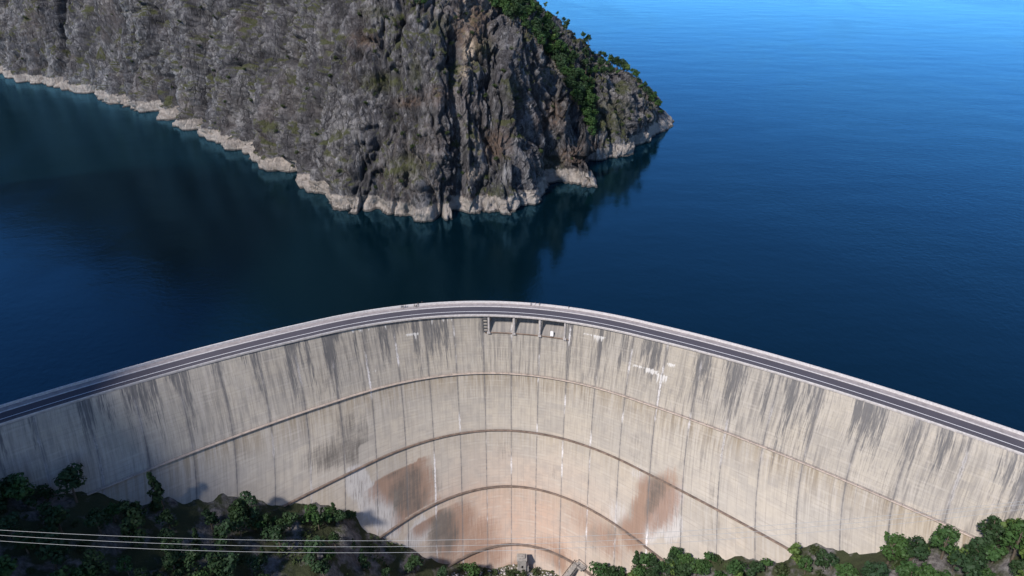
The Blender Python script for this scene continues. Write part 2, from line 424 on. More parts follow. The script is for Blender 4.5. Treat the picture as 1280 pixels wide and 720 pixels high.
for k in range(46):   # the same weathering further along the wings, beyond the measured stretch
    for sgn in (-1, 1):
        c = SEAM0+SEAM*round((sgn*random.uniform(76, UMAX)-SEAM0)/SEAM)+random.choice((random.uniform(-1.2, 1.2), random.uniform(-1.2, 1.2), random.uniform(-6, 6))); w = random.uniform(.5, 2.6)*random.choice((.6, 1, 1.6)); reach = random.uniform(6, 38); s = random.uniform(.3, .85)
        m = sstep(c-w-.9, c-w+.9, fu)*(1-sstep(c+w-.9, c+w+.9, fu))
        streak = np.maximum(streak, s*m*np.clip(1.25+fv/reach, 0, 1))
st2 = np.zeros(nu*nv)
for k in range(40):
    sgn = random.choice((-1, 1)); c = sgn*random.uniform(72, 170); z0 = random.uniform(-70, -20); w = random.uniform(2, 7); hgt = random.uniform(8, 20)
    st2 = np.maximum(st2, random.uniform(.1, .42)*np.exp(-(((fu-c)/w)**2+((fv-z0)/hgt)**2)**1.5))
dark = np.maximum(dark, np.concatenate([st2, np.zeros(nu*nv)]))
for arr in (rust, dark):    # the wedges start at a leaking lift joint: crisp upper edge
    for (p, q, wdt, hgt) in ((497, 587, 17, 16), (545, 641, 15, 4.5)):
        u0, v0 = uv_of(p, q); tilt = (fu-u0)*.06
        cut = (np.abs(fu-u0) < wdt) & (fv > v0+tilt) & (fv < v0+hgt); arr[:len(fu)][cut] *= .04
attr(wall_me, 'stain', np.stack([np.concatenate([streak, np.zeros(nu*nv)]), rust, dark], -1))
attr(wall_me, 'pink', pink)
attr(wall_me, 'pale', blobs([(448, 603, 5, 8, 1, 25), (462, 622, 5, 8, 1, 30), (478, 640, 5, 8, 1, 30), (492, 655, 4, 6, 1, 30), (520, 668, 6, 5, .8, 20), (528, 660, 4, 6, .8, 20), (832, 640, 4, 14, 1, -25), (820, 655, 4, 10, .9, -30), (838, 655, 5, 8, .9, -20), (770, 640, 6, 8, .5, -20), (805, 598, 8, 6, .5, -20)]))
# white lime runs: (px, py top, width m, drop m)
lime = np.zeros(nu*nv)
for (p, q, w, d) in [(516, 417, 2.6, 1.6), (519, 418, .6, 5), (742, 419, 5, 1.1), (748, 420, 2, 4.5), (806, 460, 5, 1.4), (828, 469, 1.6, 7), (820, 466, 4, 2), (839, 455, 1.5, 2.5), (466, 463, 3, 1.2),
                     (482, 407, .5, 3), (540, 400, .3, 4), (553, 399, .4, 3), (560, 399, .4, 3), (564, 399, .4, 2), (441, 413, .6, 2), (450, 412, .8, 2.5), (461, 411, .6, 1.8)]:
    u0, v0 = uv_of(p, q)
    lime = np.maximum(lime, (np.abs(fu-u0) < w)*sstep(v0+.6, v0-.2, fv)*np.clip(1-(v0-fv)/d, 0, 1))
attr(wall_me, 'lime', np.concatenate([lime, np.zeros(nu*nv)]))

def wall_mat():
    t = NT('dam_concrete', .9); a = t.n('ShaderNodeAttribute', attribute_name='uvz').outputs['Color']
    nd = t.n('ShaderNodeVectorMath', operation='MULTIPLY_ADD'); t.set(nd.inputs[0], a); nd.inputs[1].default_value = (400, 400, 400); nd.inputs[2].default_value = (-200, -200, 0)
    p = nd.outputs[0]; X = t.xyz(p); u, v = X[0], X[1]
    st = t.xyz(t.attr('stain', 'Color')); lime = t.attr('lime'); pink = t.attr('pink')
    big = t.noise(p, .03, 4, .6); med = t.noise(p, .25, 5, .65)
    vert = t.noise(t.scale(p, (1, .045, 1)), .9, 5, .65)
    vfine = t.noise(t.scale(p, (1, .05, 1)), 3., 4, .7)
    horiz = t.noise(t.scale(p, (.07, 1, 1)), 1.5, 4, .7)
    # base: grey beige above, paler in the middle, warm below
    lower = t.mr(v, -40., -105.)
    c = t.mix(lower, (.42, .365, .30), (.44, .365, .305))
    wn = t.n('ShaderNodeTexWhiteNoise', noise_dimensions='2D'); cb = t.n('ShaderNodeCombineXYZ')
    t.set(cb.inputs[0], t.math('FLOOR', t.math('DIVIDE', t.math('SUBTRACT', u, SEAM0), SEAM))); t.set(cb.inputs[1], t.math('FLOOR', t.math('DIVIDE', v, 15.2))); t.set(wn.inputs['Vector'], cb.outputs[0])
    wn2 = t.n('ShaderNodeTexWhiteNoise', noise_dimensions='2D'); cb2 = t.n('ShaderNodeCombineXYZ')
    t.set(cb2.inputs[0], t.math('FLOOR', t.math('DIVIDE', t.math('SUBTRACT', u, SEAM0), SEAM/4))); t.set(cb2.inputs[1], t.math('FLOOR', t.math('DIVIDE', v, 3.04))); t.set(wn2.inputs['Vector'], cb2.outputs[0])
    tone = t.math('ADD', t.math('MULTIPLY', wn.outputs[0], .6), t.math('MULTIPLY', wn2.outputs[0], .4))
    c = t.mix(t.math('MULTIPLY', t.mr(tone, .25, .8), .62), c, (.30, .272, .245))
    c = t.mix(t.ramp(big, [(.35, 0.), (.68, .7)]), c, (.40, .36, .315))
    c = t.mix(t.math('MULTIPLY', pink, t.ramp(t.noise(p, .09, 4), [(.3, .5), (.6, 1.)])), c, (.445, .30, .225))
    c = t.mix(t.ramp(med, [(.3, .35), (.55, 0.)]), c, (.24, .215, .20))
    top = t.mr(v, -72., -22., .14, 1.)
    zone = t.ramp(t.noise(t.scale(p, (1, .5, 1)), .035, 4, .6), [(.38, .15), (.62, 1.)])
    c = t.mix(t.math('MULTIPLY', t.math('MULTIPLY', t.ramp(vert, [(.40, .9), (.52, 0.)]), top), zone), c, (.20, .18, .165))
    c = t.mix(t.math('MULTIPLY', t.ramp(vert, [(.54, 0.), (.68, .6)]), top), c, (.45, .40, .36))
    c = t.mix(t.math('MULTIPLY', t.ramp(vfine, [(.36, .6), (.48, 0.)]), t.mr(v, -75., -15., .12, 1.)), c, (.23, .21, .20))
    # yellowish algae just below the upper galleries
    for z0, s in ((-32.5, .6), (-62.7, .3), (-90., .25)):
        dz = t.math('SUBTRACT', z0, v)
        m = t.math('MULTIPLY', t.mr(dz, 14., 0.), t.math('GREATER_THAN', dz, 0.))
        m = t.math('MULTIPLY', t.math('MULTIPLY', m, s), t.ramp(vert, [(.35, .9), (.6, .1)]))
        c = t.mix(m, c, (.25, .18, .10))
    # lift joints of the formwork, 1.5 m apart, broken up
    lift = t.math('ABSOLUTE', t.math('SUBTRACT', t.math('FRACT', t.math('DIVIDE', v, 1.52)), .5))
    lj = t.math('MULTIPLY', t.mr(lift, .06, .02), t.ramp(t.noise(t.scale(p, (.35, 1, 1)), .3, 3), [(.44, 0.), (.64, .6)]))
    c = t.mix(lj, c, (.22, .195, .17))
    lb = t.math('MULTIPLY', t.mr(lift, .18, .3), t.ramp(t.noise(t.scale(p, (.25, 1, 1)), .45, 3), [(.52, 0.), (.66, .3)]))
    c = t.mix(lb, c, (.47, .42, .37))
    # formwork panel joints
    pj = t.math('ABSOLUTE', t.math('SUBTRACT', t.math('FRACT', t.math('DIVIDE', t.math('SUBTRACT', u, SEAM0), SEAM/4)), .5))
    pj = t.math('MULTIPLY', t.mr(pj, .455, .485), t.ramp(t.noise(t.scale(p, (1, .06, 1)), .8, 3), [(.45, .1), (.6, .5)]))
    c = t.mix(pj, c, (.21, .19, .18))
    # stains, and painted recess shade in the spillway bays
    vm = t.math('ADD', t.math('MULTIPLY', vfine, .5), t.math('MULTIPLY', vert, .5))
    sk = t.mr(t.math('ADD', st[0], t.math('MULTIPLY', t.math('SUBTRACT', .5, vm), 3.2)), .26, .80)
    sk = t.math('MULTIPLY', sk, t.mr(st[0], .02, .2))
    c = t.mix(t.math('MULTIPLY', sk, .92), c, t.mix(med, (.075, .072, .076), (.155, .148, .15)))
    mm = t.math('ADD', t.math('MULTIPLY', t.math('ADD', vert, vfine), .36), t.math('MULTIPLY', t.math('ADD', med, horiz), .14))
    pale = t.attr('pale')
    pl_ = t.math('MULTIPLY', t.mr(t.math('ADD', pale, t.math('MULTIPLY', t.math('SUBTRACT', mm, .5), 2.)), .3, .6), t.mr(pale, .02, .2))
    c = t.mix(t.math('MULTIPLY', pl_, .8), c, t.mix(t.ramp(vfine, [(.36, 1.), (.5, 0.)]), (.46, .43, .415), (.16, .145, .14)))
    rs = t.math('MULTIPLY', t.mr(t.math('ADD', st[1], t.math('MULTIPLY', t.math('SUBTRACT', mm, .5), 2.4)), .15, .8), t.mr(st[1], .02, .3))
    c = t.mix(t.math('MULTIPLY', rs, .8), c, t.mix(vert, (.14, .075, .05), (.30, .18, .125)))
    dk = t.math('MULTIPLY', t.mr(t.math('ADD', st[2], t.math('MULTIPLY', t.math('SUBTRACT', .5, mm), 2.6)), .22, .95), t.mr(st[2], .02, .4))
    c = t.mix(t.math('MULTIPLY', dk, .85), c, t.mix(med, (.06, .052, .047), (.15, .13, .115)))
    c = t.mix(t.math('MULTIPLY', X[2], t.ramp(vert, [(.35, .95), (.65, .55)])), c, (.17, .155, .148))  # recess shade of the bays painted in as darker colour, with stain streaks
    # contraction joints with lime
    sj = t.math('ABSOLUTE', t.math('SUBTRACT', t.math('FRACT', t.math('DIVIDE', t.math('SUBTRACT', u, SEAM0-SEAM/2), SEAM)), .5))
    wob = t.math('MULTIPLY', t.math('SUBTRACT', t.noise(p, .6, 3), .5), .05)
    sj = t.math('ADD', sj, wob)
    runs = t.noise(t.scale(p, (.9, .30, 1)), .14, 3, .6)
    dj = t.math('MULTIPLY', t.mr(sj, .085, .015), t.math('MULTIPLY', t.ramp(runs, [(.35, .8), (.6, .45)]), t.mr(v, -60., -15., .25, .8)))
    c = t.mix(dj, c, (.15, .14, .14))
    c = t.mix(t.math('MULTIPLY', t.mr(sj, .022, .007), t.ramp(runs, [(.36, .95), (.6, .5)])), c, (.13, .12, .118))
    rag = t.math('MULTIPLY', t.noise(t.scale(p, (1, 1.2, 1)), .8, 4, .75), .075)
    wj = t.math('MULTIPLY', t.mr(t.math('SUBTRACT', t.math('ABSOLUTE', t.math('SUBTRACT', sj, .012)), rag), -.014, -.034), t.ramp(runs, [(.53, 0.), (.62, 1.)]))
    wj = t.math('MULTIPLY', wj, t.mr(t.math('ABSOLUTE', u), 66., 105., 1., .3))
    c = t.mix(t.math('MULTIPLY', wj, .85), c, (.66, .62, .62))
    lm = t.math('SUBTRACT', lime, t.ramp(t.noise(t.scale(p, (1, .03, 1)), 1.5, 4, .8), [(.38, .15), (.6, 1.)]))
    lm = t.math('MULTIPLY', t.mr(lm, -.05, .12), t.mr(lime, .02, .1))
    c = t.mix(t.math('MULTIPLY', lm, .8), c, (.66, .63, .61))
    t.bump(t.math('ADD', t.math('MULTIPLY', med, .4), t.math('MULTIPLY', horiz, .3)), .4, .3)
    return t.color(c)
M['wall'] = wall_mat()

dam = empty('arch_dam', (float(mer_x(0, 0)), float(face_y(0., 0.)), 0), 'tall curved concrete arch dam streaked with black and rust stains, a road along its crest', 'dam')
bpy.context.view_layer.update()
DAMI = dam.matrix_world.inverted()
def part(o, parent=None):
    """parent an object built in world space without moving it"""
    par = parent or dam
    o.parent = par; o.matrix_parent_inverse = Matrix.Translation(-Vector(wloc(par))); return o
def wloc(o):
    v = Vector((0, 0, 0))
    while o is not None: v = v+o.location+(o.matrix_parent_inverse.translation if o.parent else Vector((0, 0, 0))); o = o.parent
    return v
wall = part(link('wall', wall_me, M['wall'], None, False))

# crest frames: origin on the downstream deck edge line, axis pointing upstream
def crest_frames(step=1.5, off=0., z=0., u0=-UMAX, u1=UMAX):
    xs = np.linspace(u0, u1, int((u1-u0)/step)+1)
    e = 0.6
    ys = deck_y(xs); dy = (deck_y(xs+e)-deck_y(xs-e))/(2*e)
    n = np.stack([-dy, np.ones_like(dy)], -1); n /= np.linalg.norm(n, axis=1)[:, None]
    return [((x+a[0]*off, y+a[1]*off, z), a) for x, y, a in zip(xs, ys, n)]
def deck_y(x):
    return face_y(x, 1.2)-1.1
def strip(name, o0, o1, z0, z1, mat, parent=None, step=1.5):
    mb = MB(); mb.sweep(crest_frames(step), [(o0, z0), (o1, z0), (o1, z1), (o0, z1)]); return part(mb.build(name, mat), parent)
def sheet(name, o0, o1, z, mat, parent=None, step=1.5):
    fr = crest_frames(step); V = []
    for o, a in fr: V += [(o[0]+a[0]*o0, o[1]+a[1]*o0, z), (o[0]+a[0]*o1, o[1]+a[1]*o1, z)]
    n = len(fr); Fc = [(2*i, 2*i+2, 2*i+3, 2*i+1) for i in range(n-1)]
    return part(link(name, np_mesh(name, V, np.array(Fc)), mat), parent)
# deck slab: overhangs the downstream face a little, with a sloped soffit
mb = MB(); mb.sweep(crest_frames(), [(0, .05), (0, -.55), (.75, -1.15), (1.25, -1.15), (1.25, -.6), (12.4, -.6), (12.4, .05)]); deck = part(mb.build('road_deck', M['deck_concrete']))
road = sheet('carriageway', .55, 8.2, .056, M['asphalt'], dam)
sheet('edge_line', 3.55, 3.85, .061, M['white_paint'], road)
strip('kerb', 8.2, 8.75, .052, .24, M['pale_concrete'], dam)
strip('pavement', 8.75, 11.5, .052, .19, M['walk_concrete'], dam)
strip('parapet', 11.55, 12.2, .052, 1.15, M['pale_concrete'], dam)
strip('outer_kerb', .05, .42, .052, .42, M['pale_concrete'], dam)
# downstream railing: white top rail on posts
mb = MB()
for off_, zz, hw, hh in ((.22, 1.05, .035, .03), (.22, .74, .02, .02)):
    mb.sweep(crest_frames(1.5), [(off_-hw, zz-hh), (off_+hw, zz-hh), (off_+hw, zz+hh), (off_-hw, zz+hh)])
for o, a in crest_frames(3.4, .22):
    t = (a[1], -a[0], 0)
    mb.frame_box((o[0], o[1], .72), (a[0], a[1], 0), t, (0, 0, 1), .03, .03, .33)
part(mb.build('railing', M['grey_steel']))
# galleries: narrow walkways across the downstream face
def ledge(z, slab_w, slab_t, mat, zend, rail, name='gallery'):
    xs = np.linspace(-UMAX, UMAX, 260)
    xs = xs[(zbase(xs) < z+17.)]
    xs = np.linspace(xs.min()-2, xs.max()+2, 240)
    ys = face_y(xs, z); n = normal_out(xs, z)
    fr = [((x, y, z), (a[0], a[1])) for x, y, a in zip(xs, ys, n)]
    mb = MB(); mb.sweep(fr, [(-.4, -slab_t), (slab_w*.5, -slab_t), (slab_w, -slab_t*.4), (slab_w, 0), (-.4, .003)])
    g = part(mb.build(name, mat))
    if rail:
        mb = MB()
        for hz in (.55, 1.05): mb.sweep(fr, [(slab_w-.1, hz), (slab_w-.04, hz), (slab_w-.04, hz+.06), (slab_w-.1, hz+.06)])
        for (o, a) in fr[::2]:
            mb.frame_box((o[0]+a[0]*(slab_w-.07), o[1]+a[1]*(slab_w-.07), z+.53), (a[0], a[1], 0), (a[1], -a[0], 0), (0, 0, 1), .035, .035, .53)
        part(mb.build('handrail', M['grey_steel']), g)
    return g
ledge(-32.0, 1.15, .7, M['pale_ledge'], 0, True)
ledge(-62.2, 1.1, .7, M['rust_ledge'], 0, True)
ledge(-89.4, 1.2, .9, M['rust_ledge'], 0, True)
ledge(-115.1, 1.5, 1.0, M['rust_ledge'], 0, True)

# spillway piers, lip and the ladder beside the left bay
def face_frame(u, z):
    x = float(mer_x(u, z)); y = float(face_y(x, z)); n = normal_out(np.array([x]), z)[0]
    return np.array([x, y, z]), np.array([n[0], n[1], 0]), np.array([-n[1], n[0], 0])
for pxs in (610.8, 642.5, 675, 707):
    u, _ = uv_of(pxs, 405)
    mb = MB(); o, n, t = face_frame(u, -5.2)
    mb.frame_box(o+n*.35, t, n, (0, 0, 1), .38, .4, 3.95)
    mb.frame_box(o+n*.3+np.array([0, 0, -4.6]), t, n, (0, 0, 1), .75, .32, .55)
    part(mb.build('spillway_pier', M['deck_concrete']))
mb = MB(); fr = []
for u in np.linspace(bayL[0]-2.5, bayL[5]+2.5, 30):
    o, n, t = face_frame(u, BAYZ0-.3); fr.append((tuple(o), (n[0], n[1])))
mb.sweep(fr, [(-.3, -.25), (.32, -.25), (.42, .25), (-.3, .3)]); part(mb.build('spillway_lip', M['rust_ledge']))
mb = MB()
uL = uv_of(606, 405)[0]
for du in (-1.1, 1.1):
    o, n, t = face_frame(uL+du, -5.5); mb.frame_box(o+n*.45, t, n, (0, 0, 1), .09, .09, 4.2)
for k in range(5):
    o, n, t = face_frame(uL, -2.2-k*1.7); mb.frame_box(o+n*.45, t, n, (0, 0, 1), 1.1, .3, .07)
part(mb.build('ladder', M['grey_steel']))
# small white boxes resting on the spillway sill
mb = MB()
for (p, q) in ((690, 417.),):
    u, z = uv_of(p, q); o, n, t = face_frame(u, z); 
    mb.frame_box(o+n*.25, t, n, (0, 0, 1), .75, .35, 1.1)
    mb.frame_box(o+n*.25+np.array([0, 0, 1.2]), t, n, (0, 0, 1), .55, .3, .14)
part(mb.build('sill_box', M['white_paint']))

# ------------------------------------------------------------------ the cliffs
CP = []
def cz(lst, z): 
    for a, b in lst: CP.append(Pz(a, b, z))
WZ = -10.
front = [(0, 95), (60, 108), (120, 121), (185, 142), (250, 166), (300, 190), (350, 216), (400, 245), (438, 268), (466, 266), (510, 272), (547.6, 277), (573, 274.6), (577, 267), (607, 267), (636, 268.6), (653.5, 257.7), (671.6, 253), (681.7, 237.6), (696, 228.7), (724, 233.6), (753, 235.4)]
inlet = [(741, 224), (727, 211), (737, 200), (752, 201), (772, 199.4), (788, 193), (791.6, 183), (812.6, 173), (825, 167)]
back = [(156, 690), (150, 740), (140, 800), (125, 900), (110, 1050), (60, 1250)]
fp = np.array([Pz(a, b, WZ) for a, b in front]); ip = np.array([Pz(a, b, WZ) for a, b in inlet])
bp = np.array([(a, b, WZ) for a, b in back], float)
shore = np.concatenate([fp, ip, bp])
CP += list(shore)
for i, P in enumerate(shore):      # water side points
    a = shore[max(i-1, 0)]; b = shore[min(i+1, len(shore)-1)]; t = (b-a)[:2]; t /= np.linalg.norm(t)
    nrm_ = np.array([t[1], -t[0]])
    for dist, dz in ((14, -30), (60, -60)):
        CP.append(np.array([P[0]+nrm_[0]*dist, P[1]+nrm_[1]*dist, WZ+dz]))
def on_face(px, py, slope):
    """where the pixel ray meets a slope rising from the front shore"""
    r = ray(px, py); k = math.tan(R(slope)); xs, ys = fp[:, 0], fp[:, 1]
    o = np.argsort(xs); t0, t1 = 200., 1800.
    for _ in range(50):
        t = (t0+t1)/2; P = np.array([0, 0, H])+r*t
        h = WZ+k*(P[1]-np.interp(P[0], xs[o], ys[o]))
        if h < P[2]: t0 = t
        else: t1 = t
    return P
for (px, py, s) in [(300, 140, 58), (300, 60, 58), (200, 80, 56), (200, 20, 56), (100, 60, 54), (100, 0, 54), (20, 40, 52), (20, -20, 52), (380, 180, 62), (380, 90, 62), (380, 10, 61), (300, -20, 57),
                    (450, 200, 70), (450, 120, 68), (450, 40, 66), (450, -20, 65), (500, 205, 72), (500, 130, 69), (500, 50, 66), (500, -15, 65), (550, 200, 70), (550, 130, 67), (550, 60, 65), (550, -5, 63),
                    (600, 200, 70), (600, 130, 67), (600, 70, 63), (600, 20, 59), (640, 200, 70), (650, 140, 66), (640, 90, 63), (680, 190, 66), (690, 150, 62), (715, 190, 62), (665, 235, 72)]:
    CP.append(on_face(px, py, s))
for (px, py, Y) in [(734, 177, 506), (730, 155, 509), (712, 133, 514), (698, 97, 520), (676, 66, 528), (649, 40, 538), (631, 24, 545), (611, 10, 553), (590, -20, 565),
                    (740, 170, 575), (735, 130, 585), (722, 110, 592), (705, 80, 602), (690, 55, 614), (670, 30, 625), (650, 5, 636),
                    (826, 149, 655), (811, 136, 650), (794, 117, 648), (778, 96, 645), (752, 80, 648), (734, 64, 652), (704, 48, 660), (684, 32, 668), (672, 20, 675), (650, -5, 690),
                    (784, 150, 602), (784, 116, 622), (755, 150, 590), (755, 100, 606), (805, 150, 628), (735, 85, 622), (720, 60, 640)]:
    CP.append(Py(px, py, Y))
CP += [np.array(p, float) for p in [(-110, 640, 230), (-45, 680, 165), (5, 720, 105), (-200, 720, 320), (-350, 860, 350), (-520, 980, 360), (-700, 1120, 350), (0, 850, 100), (-150, 900, 300), (40, 950, 45), (-50, 1100, 150), (-300, 1150, 350), (90, 740, 32), (112, 700, 24), (75, 830, 25), (-900, 1000, 120), (-900, 1250, 330)]]  # unseen left summits heightened so their reflection darkens the lake
CP = np.array(CP)
def rbf_fit(P):
    d = np.linalg.norm(P[:, None, :2]-P[None, :, :2], axis=-1)
    n = len(P); A = np.zeros((n+1, n+1)); A[:n, :n] = -d-np.eye(n)*.8; A[:n, n] = 1; A[n, :n] = 1
    return np.linalg.solve(A, np.concatenate([P[:, 2], [0]]))
_w = rbf_fit(CP)
def rbf(x, y):
    out = np.full(x.shape, _w[-1])
    for (px, py, pz), w in zip(CP, _w[:-1]): out = out-w*np.sqrt((x-px)**2+(y-py)**2)
    return out
xs = np.concatenate([np.arange(-900, -640, 4), np.arange(-640, -125, 1.7), np.arange(-125, 165, .62), np.arange(165, 230, 4)])
ycoarse = np.concatenate([np.arange(400, 820, 1.5), np.arange(820, 1300, 5)])
XC, YC = np.meshgrid(xs, ycoarse, indexing='ij')
ZC = rbf(XC, YC)
# resample every column by arc length so that steep faces stay dense
N = 640
Vx = np.empty((len(xs), N, 3))
for i in range(len(xs)):
    z = ZC[i]; wgt = np.where(z > -22, 1., .05)*np.where(ycoarse > 800, .25, 1.)
    seg = np.sqrt(np.diff(ycoarse)**2+np.diff(z)**2)*np.minimum(wgt[1:], wgt[:-1])
    s = np.concatenate([[0], np.cumsum(seg)]); q = np.linspace(0, s[-1], N)
    Vx[i, :, 0] = xs[i]; Vx[i, :, 1] = np.interp(q, s, ycoarse); Vx[i, :, 2] = np.interp(q, s, z)
def grid_normals(G):
    a = np.gradient(G, axis=0); b = np.gradient(G, axis=1); n = np.cross(a, b)
    return n/(np.linalg.norm(n, axis=-1)[..., None]+1e-9)
Nn = grid_normals(Vx)
# smooth the normals so the relief grows out of the general face
for _ in range(12):
    Nn[1:-1] = (Nn[:-2]+Nn[1:-1]*2+Nn[2:])/4; Nn[:, 1:-1] = (Nn[:, :-2]+Nn[:, 1:-1]*2+Nn[:, 2:])/4
Nn /= np.linalg.norm(Nn, axis=-1)[..., None]+1e-9
x, y, z = Vx[..., 0], Vx[..., 1], Vx[..., 2]
wx = x+6*fbm(x/22, y/22, z/30, 3); wy = y+6*fbm(x/22+9, y/22, z/30, 3)
def ridge(sc, zs, seed, p=1.):
    n = noise(wx/sc+seed, wy/sc, z/(sc*zs)+seed); return 1-np.abs(n)*2
r1 = ridge(46, 3.0, 1.); r2 = ridge(19, 2.8, 7.3); r3 = ridge(8, 2.4, 3.1); r4 = ridge(3.6, 1.8, 5.9)
crack = lambda n, w: np.exp(-((1-n)/w)**2)
def worley(px, py, pz, seed):
    """random value of the nearest cell, and distance to the border between the two nearest"""
    xi = np.floor(px).astype(np.int64); yi = np.floor(py).astype(np.int64); zi = np.floor(pz).astype(np.int64)
    f1 = np.full(px.shape, 9.); f2 = f1.copy(); val = np.zeros(px.shape); rr = np.random.default_rng(seed).random((256, 4))
    for a in (-1, 0, 1):
        for b in (-1, 0, 1):
            for c in (-1, 0, 1):
                q = rr[_perm[_perm[_perm[(xi+a) & 255]+((yi+b) & 255)]+((zi+c) & 255)]]
                d = np.sqrt((xi+a+q[..., 0]-px)**2+(yi+b+q[..., 1]-py)**2+(zi+c+q[..., 2]-pz)**2)
                nw = d < f1; f2 = np.where(nw, f1, np.minimum(f2, d)); val = np.where(nw, q[..., 3], val); f1 = np.where(nw, d, f1)
    return val, f2-f1
jx, jy, jz = wx+1.5*noise(x/5, y/5, z/7), wy+1.5*noise(x/5+4, y/5, z/7), z+1.5*noise(x/6, y/6+8, z/6)
tl = jx*.3   # the joints lean a little, as the slabs do in the rock
w1, e1 = worley(jx/14, jy/14, (jz+tl)/80, 1); w2, e2 = worley(jx/5.5, jy/5.5, (jz+tl)/27, 2); w3, e3 = worley(jx/2.4, jy/2.4, (jz+tl)/9, 3); w4, e4 = worley(jx/1.2, jy/1.2, jz/3.4, 4)
sr = x*.97-y*.22+(.10+.42*sstep(-45, 55, x))*z
tri = lambda q: np.abs((q % 1.)-.5)*2
n30 = fbm(x/34, y/34, z/75, 3); n12 = fbm(x/15+5, y/15, z/32, 3); n5 = fbm(x/7+2, y/7, z/15, 3)
t1 = tri(sr/31+.75*n30); t2 = tri(sr/12.3+.85*n12+.3); t3 = tri(sr/5.1+.8*n5+.7)
amp = .45+.9*sstep(-.25, .3, fbm(x/26+9, y/26, z/40, 2)); amp2 = .3+1.*sstep(-.25, .3, fbm(x/12+3, y/12, z/20, 2))
disp = 8.*(fbm(wx/50, wy/50, z/110, 2))+3.4*(1-r1)+1.*(1-r2)-2.
disp += 6.*(t1-.5)*amp+3.*(t2-.5)*amp+1.35*(t3-.5)*amp2
disp -= 2.6*np.exp(-(t1/.10)**2)+1.5*np.exp(-(t2/.12)**2)*amp2+.6*np.exp(-(t3/.16)**2)*amp2
wl = 1-sstep(-190, -105, x)          # the long left wall: broad buttresses and gullies
t0 = tri(sr/74+.8*fbm(x/80, y/80, z/160, 2)+.15)
disp += (4.+9.*wl)*(t0-.5)-(2+6*wl)*np.exp(-(t0/.13)**2)+wl*(4.5*(t1-.5)+2.5*(t2-.5))
disp += 3.6*(w1-.5)+2.3*(w2-.5)+.6*(w3-.5)+.2*(w4-.5)+.5*fbm(x/2.2, y/2.2, z/2.6, 3)
disp += -3.4*crack(r1, .09)-2.2*np.exp(-(e1/.05)**2)-.9*np.exp(-(e2/.06)**2)-.35*np.exp(-(e3/.1)**2)
# blocky ledges
lz = z/11+2.2*fbm(x/30, y/30, z/60, 3); disp += 2.4*(np.abs((lz % 1)-.5)*2-.5)*sstep(.0, .5, fbm(x/40+3, y/40, z/40, 2)+.25)
px_, py_ = project(Vx)
def polydist(pts):
    d = np.full(px_.shape, 1e9)
    for (a, b), (c, e) in zip(pts[:-1], pts[1:]):
        t = np.clip(((px_-a)*(c-a)+(py_-b)*(e-b))/((c-a)**2+(e-b)**2), 0, 1)
        d = np.minimum(d, np.hypot(px_-a-t*(c-a), py_-b-t*(e-b)))
    return d
nearface = sstep(640, 560, y)
wob = 5*noise(x/14, y/14, z/14)
for pts, w, dep in [([(566, 60), (565, 110), (574, 160), (577, 215), (573, 272)], 6, 8), ([(514, 190), (528, 205), (538, 235), (547, 277)], 3.5, 5), ([(640, 100), (648, 140), (668, 175), (684, 205), (690, 230)], 5, 5),
                    ([(520, 60), (530, 110), (528, 160)], 3, 3.5), ([(478, 100), (470, 150), (466, 200), (468, 264)], 3.5, 3.5), ([(662, 60), (690, 110), (716, 160), (735, 200)], 3, 3), ([(600, 150), (622, 190), (640, 262)], 3.2, 3.5),
                    ([(590, 0), (580, 40), (568, 80)], 6, 4), ([(618, 90), (632, 140), (640, 190)], 3, 3)]:
    disp -= dep*np.exp(-((polydist(pts)+wob*.35)/w)**2)*nearface
# the rounded slab above the water line
bul = np.exp(-(((px_-505)/34)**2+((py_-232)/36)**2)**2)*nearface; disp += 5*bul
land = sstep(-16, -6, z)
G = Vx+Nn*(disp*(.25+.75*land))[..., None]
tipf = 1-np.maximum(np.exp(-(((px_-752)/18)**2+((py_-236)/14)**2)), np.exp(-(((px_-832)/26)**2+((py_-160)/26)**2)))
G = np.where((tipf < .7)[..., None], Vx+Nn*(disp*.35)[..., None], G)
cliff_me = np_mesh('cliff', G.reshape(-1, 3), grid_faces(len(xs), N))
gx, gy = project(G)
def pb(lst):
    o = np.zeros(gx.shape)
    for (a, b, rx, ry, s) in lst: o = np.maximum(o, s*np.exp(-(((gx-a)/rx)**2+((gy-b)/ry)**2)**1.5))
    return (o*nearface2)
nearface2 = sstep(720, 660, y)
attr(cliff_me, 'moss', pb([(475, 103, 22, 12, 1), (508, 208, 22, 16, 1), (519, 90, 8, 16, .8), (602, 58, 14, 14, .9), (640, 112, 10, 14, .8), (550, 30, 18, 12, .6), (622, 240, 10, 10, .7), (760, 150, 22, 16, .9), (765, 132, 25, 8, .8), (780, 108, 12, 6, .6), (690, 205, 16, 12, .6), (470, 15, 20, 8, .6)]).ravel())
attr(cliff_me, 'brown', pb([(588, 30, 22, 40, .9), (512, 128, 18, 8, .7), (620, 180, 18, 20, .7), (690, 145, 20, 20, .7), (550, 120, 20, 14, .6), (590, 250, 20, 10, .5), (455, 50, 20, 12, .6), (735, 190, 14, 14, .5), (715, 195, 20, 12, .7)]).ravel())
attr(cliff_me, 'palerock', (np.exp(-(((gx-785)/28)**2+((gy-128)/26)**2)**2)+np.exp(-(((gx-815)/16)**2+((gy-150)/16)**2)**2)+.8*np.exp(-(((gx-740)/22)**2+((gy-58)/12)**2)**2)+.6*np.exp(-(((gx-690)/16)**2+((gy-95)/40)**2)**2)).clip(0, 1).ravel())
